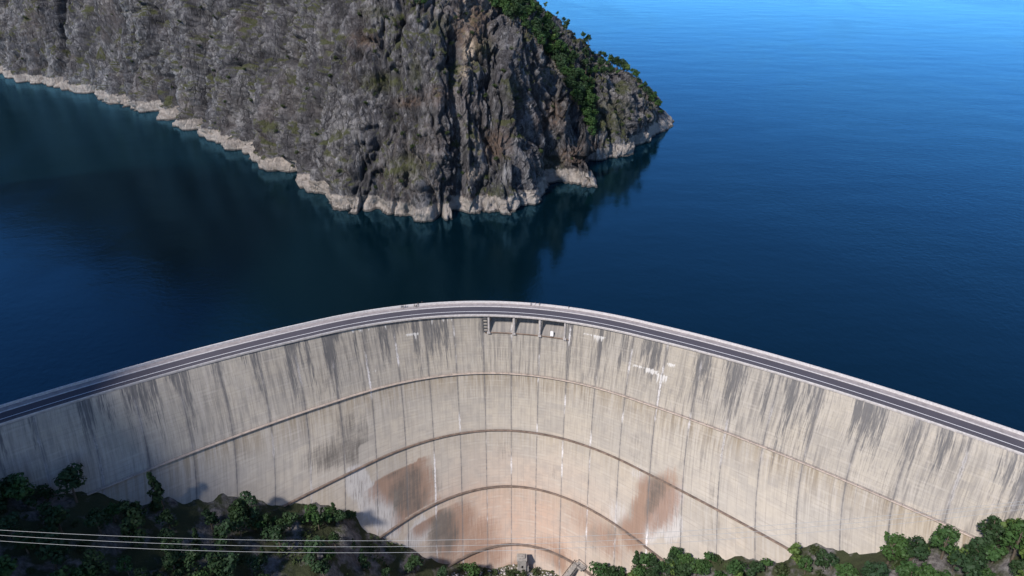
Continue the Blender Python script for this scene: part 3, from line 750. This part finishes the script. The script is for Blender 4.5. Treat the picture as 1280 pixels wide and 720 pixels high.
attr(cliff_me, 'joint', np.clip(1.1*np.exp(-(t1/.08)**2)+.9*np.exp(-(t0/.05)**2)*wl+.8*np.exp(-(t2/.09)**2)*amp2+.4*np.exp(-(t3/.12)**2)*amp2+.6*np.exp(-(e1/.06)**2)+.75*np.exp(-(e2/.09)**2)+.45*np.exp(-(e3/.13)**2)+.6*crack(r1, .07), 0, 1).ravel())
attr(cliff_me, 'slab', (.45*w2+.35*w3+.2*w4).ravel())
attr(cliff_me, 'scar', pb([(586, 62, 7, 22, 1), (583, 10, 7, 20, .9), (580, 90, 6, 10, .8), (600, 180, 6, 10, .6), (592, 218, 8, 9, .9), (617, 8, 16, 8, .7)]).ravel())
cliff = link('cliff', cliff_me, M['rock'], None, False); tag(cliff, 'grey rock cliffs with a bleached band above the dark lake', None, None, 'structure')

# ------------------------------------------------------------------ gorge slopes around the dam
vx = np.concatenate([np.arange(-420, -200, 6), np.arange(-200, 200, 1.6), np.arange(200, 421, 6)])
vy = np.concatenate([np.arange(-260, 90, 10), np.arange(90, 330, 1.6), np.arange(330, 760, 10)])
GX, GY = np.meshgrid(vx, vy, indexing='ij')
shift = .80*np.clip(GY-face_y(np.clip(GX, -200, 200), 0*GX)-8, 0, 999)
GXs = np.sign(GX)*np.maximum(np.abs(GX)-shift, 0)
GZ = zbase(GXs)
relief = sstep(0, 40, np.abs(GXs)-20)
GZ = GZ+relief*(8*fbm(GX/28, GY/28, GZ/40, 4)-3+3.*(np.abs(noise(GX/13, GY/13, GZ/20))-.3))+1.6*fbm(GX/7, GY/7, GZ/9, 4)
# keep the slope out of the camera's way
near = 162-np.clip(GY, 0, 999)*1.16-8

# under the lake the ground drops away
up = GY > face_y(GX, 0*GX)+5
GZ = np.where(up & (np.abs(GXs) < 193) & (np.abs(GX) > 0), np.minimum(GZ, -60), GZ)
val_me = np_mesh('valley_ground', np.stack([GX, GY, GZ], -1).reshape(-1, 3), grid_faces(len(vx), len(vy)))
attr(val_me, 'turf', (np.exp(-((GX-2)/24)**2-((GY-248)/16)**2)).ravel())
tag(link('valley_ground', val_me, M['valley'], None, True), 'dark rocky gorge slopes below and beside the dam', None, None, 'structure')
def ground_z(x, y):
    i = np.clip(np.searchsorted(vx, x)-1, 0, len(vx)-2); j = np.clip(np.searchsorted(vy, y)-1, 0, len(vy)-2)
    fx = (x-vx[i])/(vx[i+1]-vx[i]); fy = (y-vy[j])/(vy[j+1]-vy[j])
    return (GZ[i, j]*(1-fx)*(1-fy)+GZ[i+1, j]*fx*(1-fy)+GZ[i, j+1]*(1-fx)*fy+GZ[i+1, j+1]*fx*fy)

# ------------------------------------------------------------------ lake
wxs = np.concatenate([np.arange(-6000, -420, 400), np.arange(-420, 421, 6), np.arange(820, 6001, 400)])
rows = []
yy0 = face_y(np.clip(wxs, -192, 192), 0*wxs)+6.
for f in (0, .01, .03, .08, .2, .45, 1.): rows.append(np.stack([wxs, yy0+(6500-yy0)*f, np.full_like(wxs, WZ)], -1))
W = np.stack(rows, 1)
tag(link('lake_water', np_mesh('lake_water', W.reshape(-1, 3), grid_faces(len(wxs), len(rows))), M['water']), 'dark blue reservoir water', None, None, 'structure')

# ------------------------------------------------------------------ trees
def tree_meshes(h, cr, n, seed, shape='round', leaf=.55):
    """tapered trunk with limbs and a crown of leaf clumps"""
    r = np.random.default_rng(seed); mb = MB()
    lean = r.normal(0, .04*h, 2)
    top = np.array([lean[0], lean[1], h*.82]); th = h*.022+.06
    pts = [np.array([0, 0, -.8]), np.array([0, 0, h*.2]), top*.55+np.array([r.normal(0, .1), r.normal(0, .1), 0]), top]
    mb.tube(pts, [th*1.3, th, th*.65, th*.2], 6)
    cl = []
    nc = 9 if shape == 'round' else 12
    for k in range(nc):
        if shape == 'round':
            a = r.uniform(0, 6.28); rr = cr*r.uniform(.15, .72); zz = h*r.uniform(.38, .9)
            rr *= math.sqrt(max(.15, 1-((zz/h-.6)/.42)**2)); s = cr*r.uniform(.32, .55)
        else:
            zz = h*(.16+.8*k/nc); a = r.uniform(0, 6.28); rr = cr*(1-zz/h)*.55; s = cr*(1.05-zz/h)*r.uniform(.5, .75)+.15
        c = np.array([rr*math.cos(a)+lean[0]*zz/h, rr*math.sin(a)+lean[1]*zz/h, zz]); cl.append((c, s))
        b0 = np.array([lean[0]*zz/h*.7, lean[1]*zz/h*.7, max(h*.15, zz-rr*.7-.3)])
        mb.tube([b0, (b0+c)/2+np.array([0, 0, -.1]), c], [th*.5, th*.33, th*.12], 5)
    cnt = max(8, n//nc); V = []; Fc = []
    for c, s in cl:
        d = r.normal(size=(cnt, 3)); d /= np.linalg.norm(d, axis=1)[:, None]
        rad = s*r.uniform(.35, 1.1, cnt)**.6; P = c+d*rad[:, None]*np.array([1, 1, .78])
        for q, dd in zip(P, d):
            nrm_ = dd+r.normal(0, .55, 3)+np.array([0, 0, .35]); nrm_ /= np.linalg.norm(nrm_)
            a = np.cross(nrm_, r.normal(size=3)); a /= np.linalg.norm(a); b = np.cross(nrm_, a)
            l = leaf*r.uniform(.6, 1.35); m = l*r.uniform(.5, .9); k = len(V)
            V += [q-a*l, q-b*m+nrm_*l*.15, q+a*l, q+b*m+nrm_*l*.15]; Fc.append((k, k+1, k+2, k+3))
    tm = bpy.data.meshes.new('trunk'); tm.from_pydata(mb.v, [], mb.f); tm.materials.append(M['bark']); tm.update()
    return tm, np_mesh('crown', np.array(V), np.array(Fc))
PROTO = {}
for nm, mat, specs in [('mid', 'leaf_mid', [(9, 3.6, 520, 1), (11, 4.0, 620, 2), (8, 3.3, 460, 3)]), ('light', 'leaf_light', [(8, 2.6, 380, 4), (9.5, 2.8, 420, 5)]), ('dark', 'leaf_dark', [(10, 3.9, 560, 6), (12, 4.4, 640, 7)]), ('shrub', 'leaf_shrub', [(3.2, 2.3, 240, 8), (2.4, 1.9, 200, 9)])]:
    for h, cr, n, s in specs:
        tm, cm = tree_meshes(h, cr, n, s, 'round', .5 if nm != 'shrub' else .32); cm.materials.append(M[mat])
        PROTO.setdefault(nm, []).append((tm, cm))
for s in (11, 12):
    tm, cm = tree_meshes(13, 2.6, 620, s, 'cone', .5); cm.materials.append(M['leaf_dark']); PROTO.setdefault('conifer', []).append((tm, cm))
PT = {}
def place_tree(kind, P, sc, name, label, cat, group):
    k = random.randrange(len(PROTO[kind])); tm, cm = PROTO[kind][k]
    root = bpy.data.objects.new(name, None); COL.objects.link(root); root.empty_display_size = .5
    root.location = P; root.rotation_euler = (random.uniform(-.06, .06), random.uniform(-.06, .06), random.uniform(0, 6.28)); root.scale = (sc, sc, sc*random.uniform(.9, 1.15))
    tag(root, label, cat, group)
    a = bpy.data.objects.new('trunk', tm); b = bpy.data.objects.new('crown', cm)
    for o in (a, b): COL.objects.link(o); o.parent = root
    return root
# cliff surface lookup by pixel: nearest land vertex seen from the camera
Gf = G.reshape(-1, 3); gfx, gfy = gx.ravel(), gy.ravel()
dcam = np.linalg.norm(Gf-np.array([0, 0, H]), axis=1)
ok = (gfx > 0) & (gfx < 850) & (gfy > -40) & (gfy < 290) & (Gf[:, 2] > -9)
idx = np.where(ok)[0]
cell = {}
for i in idx:
    k = (int(gfx[i]//3), int(gfy[i]//3))
    if k not in cell or dcam[i] < dcam[cell[k]]: cell[k] = i
def cliff_at(px, py):
    for rr in range(0, 4):
        best = None
        for a in range(-rr, rr+1):
            for b in range(-rr, rr+1):
                i = cell.get((int(px//3)+a, int(py//3)+b))
                if i is not None and (best is None or dcam[i] < dcam[best]): best = i
        if best is not None: return Gf[best]
    return None
def in_poly(p, poly):
    c = False; n = len(poly)
    for i in range(n):
        a, b = poly[i], poly[(i+1) % n]
        if (a[1] > p[1]) != (b[1] > p[1]) and p[0] < (b[0]-a[0])*(p[1]-a[1])/(b[1]-a[1])+a[0]: c = not c
    return c
def scatter(poly, n, mind):
    x0, x1 = min(p[0] for p in poly), max(p[0] for p in poly); y0, y1 = min(p[1] for p in poly), max(p[1] for p in poly); out = []
    for _ in range(n*60):
        q = (random.uniform(x0, x1), random.uniform(y0, y1))
        if in_poly(q, poly) and all(math.hypot(q[0]-o[0], q[1]-o[1]) > mind for o in out): out.append(q)
        if len(out) >= n: break
    return out
KN = {'mid': 'green broadleaf tree', 'light': 'pale yellowish green slender tree', 'dark': 'dark green dense tree', 'shrub': 'low green shrub', 'conifer': 'dark pointed conifer'}
def grove(pts, kinds, sc, where, group):
    for (a, b) in pts:
        P = cliff_at(a, b)
        if P is None: continue
        kd = random.choices(list(kinds), list(kinds.values()))[0]
        place_tree(kd, (P[0], P[1], P[2]-.3), sc*random.uniform(.75, 1.2), 'shrub' if kd == 'shrub' else ('conifer_tree' if kd == 'conifer' else 'broadleaf_tree'), KN[kd]+' '+where, 'shrub' if kd == 'shrub' else 'tree', ('shrubs ' if kd == 'shrub' else KN[kd]+'s ')+group)
gully = [(622, 2), (660, 0), (690, 40), (706, 70), (722, 90), (738, 112), (745, 140), (742, 178), (735, 180), (732, 150), (716, 128), (702, 95), (680, 62), (655, 38), (630, 24), (612, 12)]
grove(scatter(gully, 122, 4.), {'mid': 5, 'light': 1., 'dark': 4}, 1.08, 'in the wooded gully between the two cliffs', 'in the wooded gully between the cliffs')
belt = [(735, 72), (752, 70), (775, 76), (790, 84), (770, 96), (742, 98), (728, 90)]
grove(scatter(belt, 22, 5), {'mid': 3, 'dark': 4, 'light': .5}, .9, 'in the belt across the top of the far headland', 'in the belt across the far headland')
ridgeline = [(684, 8), (698, 20), (707, 28), (716, 32), (741, 44), (746, 47), (764, 66), (770, 70), (778, 78), (786, 86), (793, 96), (800, 106), (806, 113), (812, 122), (818, 128), (823, 136), (827, 141), (768, 72), (774, 80), (783, 90), (797, 100), (803, 112), (809, 120), (815, 130), (790, 92), (781, 84), (732, 45)]
grove(ridgeline, {'mid': 4, 'light': 2, 'dark': 1.5}, .85, 'on the ridge of the far headland above the lake', 'along the ridge of the far headland')
grove(scatter([(510, -5), (535, -5), (530, 14), (514, 14)], 5, 5), {'mid': 2, 'dark': 2}, .7, 'clinging to the top of the near cliff', 'on the top of the near cliff')
sh = scatter([(10, 5), (430, 5), (430, 240), (300, 180), (120, 95), (10, 75)], 45, 14)+scatter([(445, 10), (600, 10), (690, 120), (720, 200), (640, 250), (450, 250)], 46, 12)+scatter([(745, 105), (800, 118), (815, 150), (760, 175)], 14, 8)+scatter([(695, 30), (735, 48), (750, 70), (715, 72)], 10, 6)
grove(sh, {'shrub': 1}, .9, 'growing on a ledge of the rock face', 'on ledges of the rock faces')

def slope_tree(px, py, kind, sc, where, group, lift=0):
    """where the pixel ray meets the gorge slope"""
    r = ray(px, py)
    for t in np.arange(120, 460, .7):
        P = np.array([0, 0, H])+r*t
        if P[2] < ground_z(P[0], P[1]):
            if P[1] > face_y(P[0], P[2])-1.5: return None
            return place_tree(kind, (P[0], P[1], ground_z(P[0], P[1])-.4), sc, 'shrub' if kind == 'shrub' else ('conifer_tree' if kind == 'conifer' else 'broadleaf_tree'), KN[kind]+' '+where, 'shrub' if kind == 'shrub' else 'tree', ('shrubs ' if kind == 'shrub' else KN[kind]+'s ')+group)
for (a, b) in scatter([(738, 722), (752, 706), (775, 696), (800, 688), (842, 676), (870, 676), (870, 725), (738, 725)], 34, 9):
    kd = random.choices(['mid', 'dark', 'light'], [5, 2, 2])[0]
    slope_tree(a, b, kd, random.uniform(.6, 1.1), 'beside the stair at the right foot of the dam', 'beside the stair at the right foot of the dam')
left_low = [(-30, 610), (120, 640), (250, 655), (330, 655), (438, 668), (500, 690), (560, 700), (600, 712), (620, 745), (-30, 745)]
for (a, b) in [(x_, 668-(x_-438)*.02+random.uniform(-22, 4)) for x_ in range(300, 460, 9)]+[(x_, 612+random.uniform(-8, 25)+abs(x_-150)*.02) for x_ in range(0, 300, 12)]+scatter(left_low, 70, 16):
    kd = random.choices(['mid', 'dark', 'conifer', 'shrub'], [2, 6, 1, 2])[0]
    slope_tree(a, b, kd, random.uniform(.55, 1.5), 'on the shaded slope left of the dam foot', 'on the shaded slope left of the dam foot')
right_low = [(735, 735), (760, 712), (800, 694), (842, 682), (900, 680), (1000, 660), (1150, 640), (1310, 610), (1310, 745), (735, 745)]
for (a, b) in scatter(right_low, 95, 14):
    kd = random.choices(['mid', 'dark', 'light', 'conifer', 'shrub'], [6, 3, 1.3, .7, 1.5])[0]
    slope_tree(a, b, kd, random.uniform(.55, 1.55), 'on the lit slope right of the dam foot', 'on the slope right of the dam foot')
for (a, b) in scatter([(585, 706), (640, 716), (700, 714), (712, 722), (700, 735), (580, 735)], 26, 7):
    slope_tree(a, b, 'shrub', random.uniform(.7, 1.3), 'in the rough grass at the foot of the dam', 'in the rough grass at the dam foot')
for (a, b) in [(445, 640), (452, 634), (460, 645), (441, 650), (470, 652), (520, 690), (512, 676)]:
    slope_tree(a, b, 'mid', random.uniform(.45, .7), 'against the dam where the left slope meets the wall', 'against the left foot of the wall')

# undergrowth covering the lower gorge slopes: countless leaves, one object
ug = []; uf = []
r_ = np.random.default_rng(5)
ax = r_.uniform(-230, 230, 90000); ay = r_.uniform(110, 285, 90000)
cov = fbm(ax/16, ay/16, ax*0+3., 3); mask = (cov > -.08+.25*(ax < -20)) & (ay < face_y(ax, ax*0-90)+14)
ax, ay = ax[mask], ay[mask]
az = np.array([ground_z(a, b) for a, b in zip(ax, ay)])
inside = ay > face_y(ax, az)-1.
lowcut = (np.abs(ax-3) < 26) & (ay > 230)
keepm = ~inside & ~(lowcut & (r_.random(len(ax)) < .75)); ax, ay, az = ax[keepm], ay[keepm], az[keepm]
P_ = np.stack([ax, ay, az+r_.uniform(0, 1., len(ax))**2*2.2], -1)
nr = r_.normal(0, .6, P_.shape)+np.array([0, -.3, .8]); nr /= np.linalg.norm(nr, axis=1)[:, None]
ta = np.cross(nr, r_.normal(size=P_.shape)); ta /= np.linalg.norm(ta, axis=1)[:, None]; tb = np.cross(nr, ta)
ln = r_.uniform(.35, .85, len(ax))[:, None]; wd = ln*r_.uniform(.5, .9, len(ax))[:, None]
UV_ = np.stack([P_-ta*ln, P_-tb*wd, P_+ta*ln, P_+tb*wd], 1).reshape(-1, 3)
tag(link('undergrowth', np_mesh('undergrowth', UV_, np.arange(len(UV_)).reshape(-1, 4)), M['leaf_shrub']), 'dark green undergrowth covering the gorge slopes below the dam', 'undergrowth', None, 'stuff')

# loose stones and rubble at the foot of the wall: countless, one object
V = []; Fc = []
for k in range(700):
    a = random.uniform(-32, 34); b_ = random.uniform(-9, -.6) if random.random() < .7 else random.uniform(-22, -1)
    yb = float(face_y(np.array(a), -124.))+b_; zb = float(ground_z(a, yb)); s_ = random.uniform(.15, .75)**1.4
    ph = random.uniform(0, 6.28); n0 = len(V)
    for i in range(8):
        q = np.array([(i & 1)*2-1, (i >> 1 & 1)*2-1, (i >> 2 & 1)*2-1])*s_*np.array([random.uniform(.5, 1), random.uniform(.5, 1), random.uniform(.3, .7)])
        V.append((a+q[0]*math.cos(ph)-q[1]*math.sin(ph), yb+q[0]*math.sin(ph)+q[1]*math.cos(ph), zb+q[2]+.1))
    Fc += [tuple(n0+i for i in f) for f in ((0, 2, 3, 1), (4, 5, 7, 6), (0, 1, 5, 4), (2, 6, 7, 3), (0, 4, 6, 2), (1, 3, 7, 5))]
tag(link('rubble', np_mesh('rubble', V, np.array(Fc)), M['deck_concrete']), 'pale loose rubble along the foot of the dam', 'rubble', None, 'stuff')

# ------------------------------------------------------------------ small building and stairs at the dam foot
def foot(px, py, fwd=2.5):
    P = hit_face(px, py); n = normal_out(np.array([P[0]]), P[2])[0]
    return np.array([P[0]+n[0]*fwd, P[1]+n[1]*fwd, P[2]])
b = foot(653, 707, 3.2)
bh = empty('valve_house', tuple(b+np.array([0, 0, .6])), 'small square concrete valve house with one dark window at the foot of the dam', 'building')
mb = MB(); mb.box(-2.1, 2.1, -2.0, 2.0, -2, 8.2); mb.build('wall', M['old_concrete'], bh)
mb = MB(); mb.box(-2.45, 2.45, -2.3, 2.3, 8.204, 8.7); mb.box(-1.3, 1.5, -1.2, 1.4, 8.704, 9.4); rf = mb.build('roof', M['old_concrete'], bh)
mb = MB(); mb.box(-.2, .75, -2.06, -1.7, 3.4, 5.); mb.build('window', M['dark_opening'], bh)
mb = MB(); mb.box(2.1, 3.4, -1.2, 1.4, -2, 3.6); mb.build('annexe', M['old_concrete'], bh)
# stair ramp running down from the lowest gallery
top_ = foot(724, 701, 1.8); end_ = foot(702, 728, 14); end_[2] = top_[2]-13
st = empty('access_stair', tuple(top_), 'grey concrete access stair with dark rails running down from the lowest gallery', 'staircase')
d = end_-top_; L = np.linalg.norm(d[:2]); dirv = np.array([d[0]/L, d[1]/L, 0]); side = np.array([dirv[1], -dirv[0], 0])
mb = MB(); ns = 26
for k in range(ns):
    c = dirv*(L*(k+.5)/ns)+np.array([0, 0, d[2]*(k+1)/ns]); mb.frame_box(c+np.array([0, 0, -.6]), dirv, side, (0, 0, 1), L/ns*.5, 1.6, .6+.001*k)
mb.build('steps', M['old_concrete'], st)
for sgn in (-1, 1):
    mb = MB(); base = side*sgn*1.55
    mb.tube([base+np.array([0, 0, 1.1]), base+dirv*L+np.array([0, 0, d[2]+1.1])], .11, 5)
    mb.tube([base+np.array([0, 0, .6]), base+dirv*L+np.array([0, 0, d[2]+.6])], .07, 5)
    for k in range(0, ns+1, 2): mb.tube([base+dirv*(L*k/ns)+np.array([0, 0, d[2]*k/ns-.2]), base+dirv*(L*k/ns)+np.array([0, 0, d[2]*k/ns+1.1])], .08, 5)
    mb.build('handrail', M['dark_steel'], st)
mb = MB(); pl = side*-2.2
mb.frame_box(pl+np.array([0, 0, -.3]), dirv, side, (0, 0, 1), 1.8, 2.6, .25); mb.build('landing', M['old_concrete'], st)
mb = MB()
cs = [pl+dirv*1.7*i+side*2.5*j for i, j in ((-1, -1), (-1, 1), (1, 1), (1, -1))]
for i in range(4):
    mb.tube([cs[i]+np.array([0, 0, 1.1]), cs[(i+1) % 4]+np.array([0, 0, 1.1])], .09, 5); mb.tube([cs[i], cs[i]+np.array([0, 0, 1.1])], .09, 5)
mb.build('landing_rail', M['dark_steel'], st)

# ------------------------------------------------------------------ cables across the gorge
for y0, k, lab in ((676., 7e-5, 'topmost of the three pale cables strung across the gorge low in the picture'), (683.5, 7.5e-5, 'middle one of the three pale cables strung across the gorge low in the picture'), (691., 7.7e-5, 'lowest of the three pale cables strung across the gorge low in the picture')):
    mb = MB(); pts = []
    for X in np.linspace(-1900, 3000, 90):
        py = y0-k*(X-438)**2*(1 if abs(X-438) < 900 else 1)
        r = ray(X, py); pts.append(np.array([0, 0, H])+r*105.)
    mb.tube(pts, .024, 6); tag(mb.build('power_cable', M['cable'], None, True), lab, 'cable')

# ------------------------------------------------------------------ people on the crest
def person_mat(name, top, legs, hair):
    t = NT(name, .8); z = t.xyz(t.obj())[2]; y = t.xyz(t.obj())[1]
    x = t.math('ABSOLUTE', t.xyz(t.obj())[0])
    c = t.mix(t.math('GREATER_THAN', z, .93), legs, top)
    c = t.mix(t.math('GREATER_THAN', z, 1.47), c, (.45, .28, .21))
    c = t.mix(t.math('LESS_THAN', z, .09), c, (.03, .03, .03))
    hd = t.math('MULTIPLY', t.math('LESS_THAN', z, .86), t.math('GREATER_THAN', x, .20))
    c = t.mix(hd, c, (.45, .28, .21))
    return t.color(c)
def body(step, arm, seed):
    """one continuous adult figure about 1.74 m tall, facing +y"""
    mb = MB(); cap = lambda pts, rs: mb.tube(pts, rs, 10)
    def ball(c, rx, ry, rz):
        n = 8; V = []; Fc = []
        for i in range(n+1):
            th = math.pi*i/n
            for j in range(12): V.append((c[0]+rx*math.sin(th)*math.cos(j*math.pi/6), c[1]+ry*math.sin(th)*math.sin(j*math.pi/6), c[2]+rz*math.cos(th)))
        for i in range(n):
            for j in range(12): Fc.append((i*12+j, (i+1)*12+j, (i+1)*12+(j+1) % 12, i*12+(j+1) % 12))
        mb.add(V, Fc)
    for s, ph in ((-1, step), (1, -step)):
        hip = np.array([s*.095, 0, .92]); knee = hip+np.array([s*.01, .42*math.sin(ph)+.02, -.43*math.cos(ph)]); kb = ph-.25*abs(step) if step else 0
        ank = knee+np.array([0, .42*math.sin(kb-(.35 if ph < 0 else 0)*abs(step)), -.41*math.cos(kb)]); ank[2] = max(.07, ank[2])
        cap([hip, (hip+knee)/2, knee, (knee*.6+ank*.4), ank], [.088, .078, .055, .056, .04])
        cap([ank+np.array([0, -.05, -.03]), ank+np.array([0, .08, -.035]), ank+np.array([0, .17, -.045])], [.04, .042, .028])
        sh_ = np.array([s*.185, 0, 1.42]); el = sh_+np.array([s*.05, -.1*ph*2-.02, -.29]); wr = el+np.array([-s*.005, .10+arm*.12, -.25+arm*.2])
        cap([sh_, (sh_+el)/2, el, wr], [.055, .048, .04, .028])
        dv = (wr-el)/np.linalg.norm(wr-el); palm = wr+dv*.09
        cap([wr, palm], [.028, .036])
        for f in range(4):
            o = palm+np.array([0, (f-1.5)*.019, 0]); ln = (.062, .074, .07, .055)[f]
            cap([o, o+dv*ln*.5+np.array([-s*.004, 0, 0]), o+dv*ln+np.array([-s*.016, 0, 0])], [.0095, .009, .008])
        o = wr+dv*.04; cap([o, o+np.array([0, .035, 0])+dv*.02, o+np.array([-s*.01, .045, 0])+dv*.055], [.013, .011, .009])
    cap([(0, 0, .86), (0, 0, .95), (0, -.005, 1.1), (0, 0, 1.28), (0, 0, 1.42), (0, 0, 1.47)], [.13, .15, .135, .16, .15, .07])
    cap([(-.19, 0, 1.41), (0, 0, 1.44), (.19, 0, 1.41)], [.055, .075, .055])
    cap([(0, 0, 1.42), (0, .015, 1.56)], [.06, .055])
    ball((0, .02, 1.635), .077, .097, .115)
    ball((0, .118, 1.62), .014, .022, .024); ball((0, .107, 1.575), .026, .012, .009)
    for s in (-1, 1): ball((s*.079, .012, 1.63), .014, .024, .034); ball((s*.03, .103, 1.645), .013, .012, .009)
    me = bpy.data.meshes.new('person_body'); me.from_pydata(mb.v, [], mb.f); me.update(); return me
BODY = [body(0., .0, 1), body(.38, .5, 2), body(.2, 1., 3)]
hair_mb = MB()
V = []; Fc = []
for i in range(6):
    th = math.pi*.56*i/5
    for j in range(14): V.append((.086*math.sin(th)*math.cos(j*math.pi/7), .004+.104*math.sin(th)*math.sin(j*math.pi/7)-.006*i, 1.648+.118*math.cos(th)))
for i in range(5):
    for j in range(14): Fc.append((i*14+j, (i+1)*14+j, (i+1)*14+(j+1) % 14, i*14+(j+1) % 14))
hair_mb.add(V, Fc); hair_me = bpy.data.meshes.new('hair'); hair_me.from_pydata(hair_mb.v, [], hair_mb.f)
M['hair'] = simple('hair', (.03, .022, .018), .6)
hair_me.materials.append(M['hair'])
PPL = [  # px, py(feet), top colour, legs colour, body, heading, label
    (501.8, 385.2, (.30, .29, .30), (.16, .15, .17), 0, 1.2, 'person in light grey at the left end of the left group on the crest pavement'),
    (504.2, 385.4, (.012, .012, .014), (.015, .015, .02), 2, 2.6, 'person all in black in the middle of the left group on the crest pavement'),
    (507.2, 385.0, (.16, .15, .20), (.10, .10, .13), 1, -1.4, 'person in muted grey at the right end of the left group on the crest pavement'),
    (518.2, 384.0, (.02, .02, .03), (.015, .015, .018), 1, 1.5, 'person in dark clothes striding, left of the pair nearest the kerb'),
    (520.6, 384.2, (.05, .03, .05), (.02, .02, .025), 2, -2.2, 'person in a dark plum top, right of the pair nearest the kerb'),
    (522.6, 382.6, (.03, .03, .035), (.03, .03, .04), 0, 2.9, 'person in dark grey just behind the pair nearest the kerb'),
    (527.3, 380.9, (.03, .035, .04), (.012, .012, .014), 0, 0.1, 'lone person in dark clothes standing at the parapet looking over the lake, left of centre'),
    (663.6, 382.2, (.03, .03, .035), (.02, .02, .022), 2, 1.3, 'person in black walking on the crest pavement, just right of the middle of the dam'),
    (669.2, 382.0, (.40, .37, .36), (.26, .24, .24), 1, -1.5, 'person in pale clothes walking between two dark figures on the crest'),
    (674.6, 382.6, (.025, .03, .03), (.014, .014, .016), 1, 1.6, 'person in dark clothes walking right of the pale figure on the crest'),
    (711.0, 386.6, (.025, .025, .03), (.012, .012, .015), 0, .4, 'single person in black farthest right on the crest pavement by the parapet')]
for i, (px, py, tc, lc, bi, rz, lab) in enumerate(PPL):
    P = Pz(px, py, .19)
    me = BODY[bi].copy()
    o = link('person', me, person_mat('clothes_%d' % i, tc, lc, None), None, True)
    o.location = (P[0], P[1], .19); o.rotation_euler = (0, 0, rz); tag(o, lab, 'person', 'people strolling on the dam crest')
    rm = o.modifiers.new('fuse', 'REMESH'); rm.mode = 'VOXEL'; rm.voxel_size = .012; rm.use_smooth_shade = True
    hme = bpy.data.objects.new('hair', hair_me); COL.objects.link(hme); hme.parent = o

# ------------------------------------------------------------------ light
SUN_EL, SUN_AZ = R(44), R(219)     # azimuth clockwise from +y: behind the camera and to its left
w = bpy.data.worlds.new('World'); scn.world = w; w.use_nodes = True
nt = w.node_tree; bg = nt.nodes['Background']; sky = nt.nodes.new('ShaderNodeTexSky'); sky.sky_type = 'NISHITA'; sky.sun_disc = False
sky.sun_elevation = SUN_EL; sky.sun_rotation = SUN_AZ; sky.air_density = .7; sky.dust_density = 0.; sky.ozone_density = 5.
nt.links.new(sky.outputs[0], bg.inputs[0]); bg.inputs[1].default_value = .15
sl = bpy.data.lights.new('sun', 'SUN'); so = bpy.data.objects.new('sun', sl); COL.objects.link(so)
sl.energy = 4.0; sl.angle = R(5); sl.color = (1, .95, .885)
sd = Vector((math.sin(SUN_AZ)*math.cos(SUN_EL), math.cos(SUN_AZ)*math.cos(SUN_EL), math.sin(SUN_EL)))
so.rotation_euler = sd.to_track_quat('Z', 'Y').to_euler()
scn.view_settings.view_transform = 'Standard'; scn.view_settings.look = 'None'; scn.view_settings.gamma = 1; scn.view_settings.use_curve_mapping = False
scn.view_settings.exposure = .48
scn.cycles.max_bounces = 5; scn.cycles.use_denoising = True
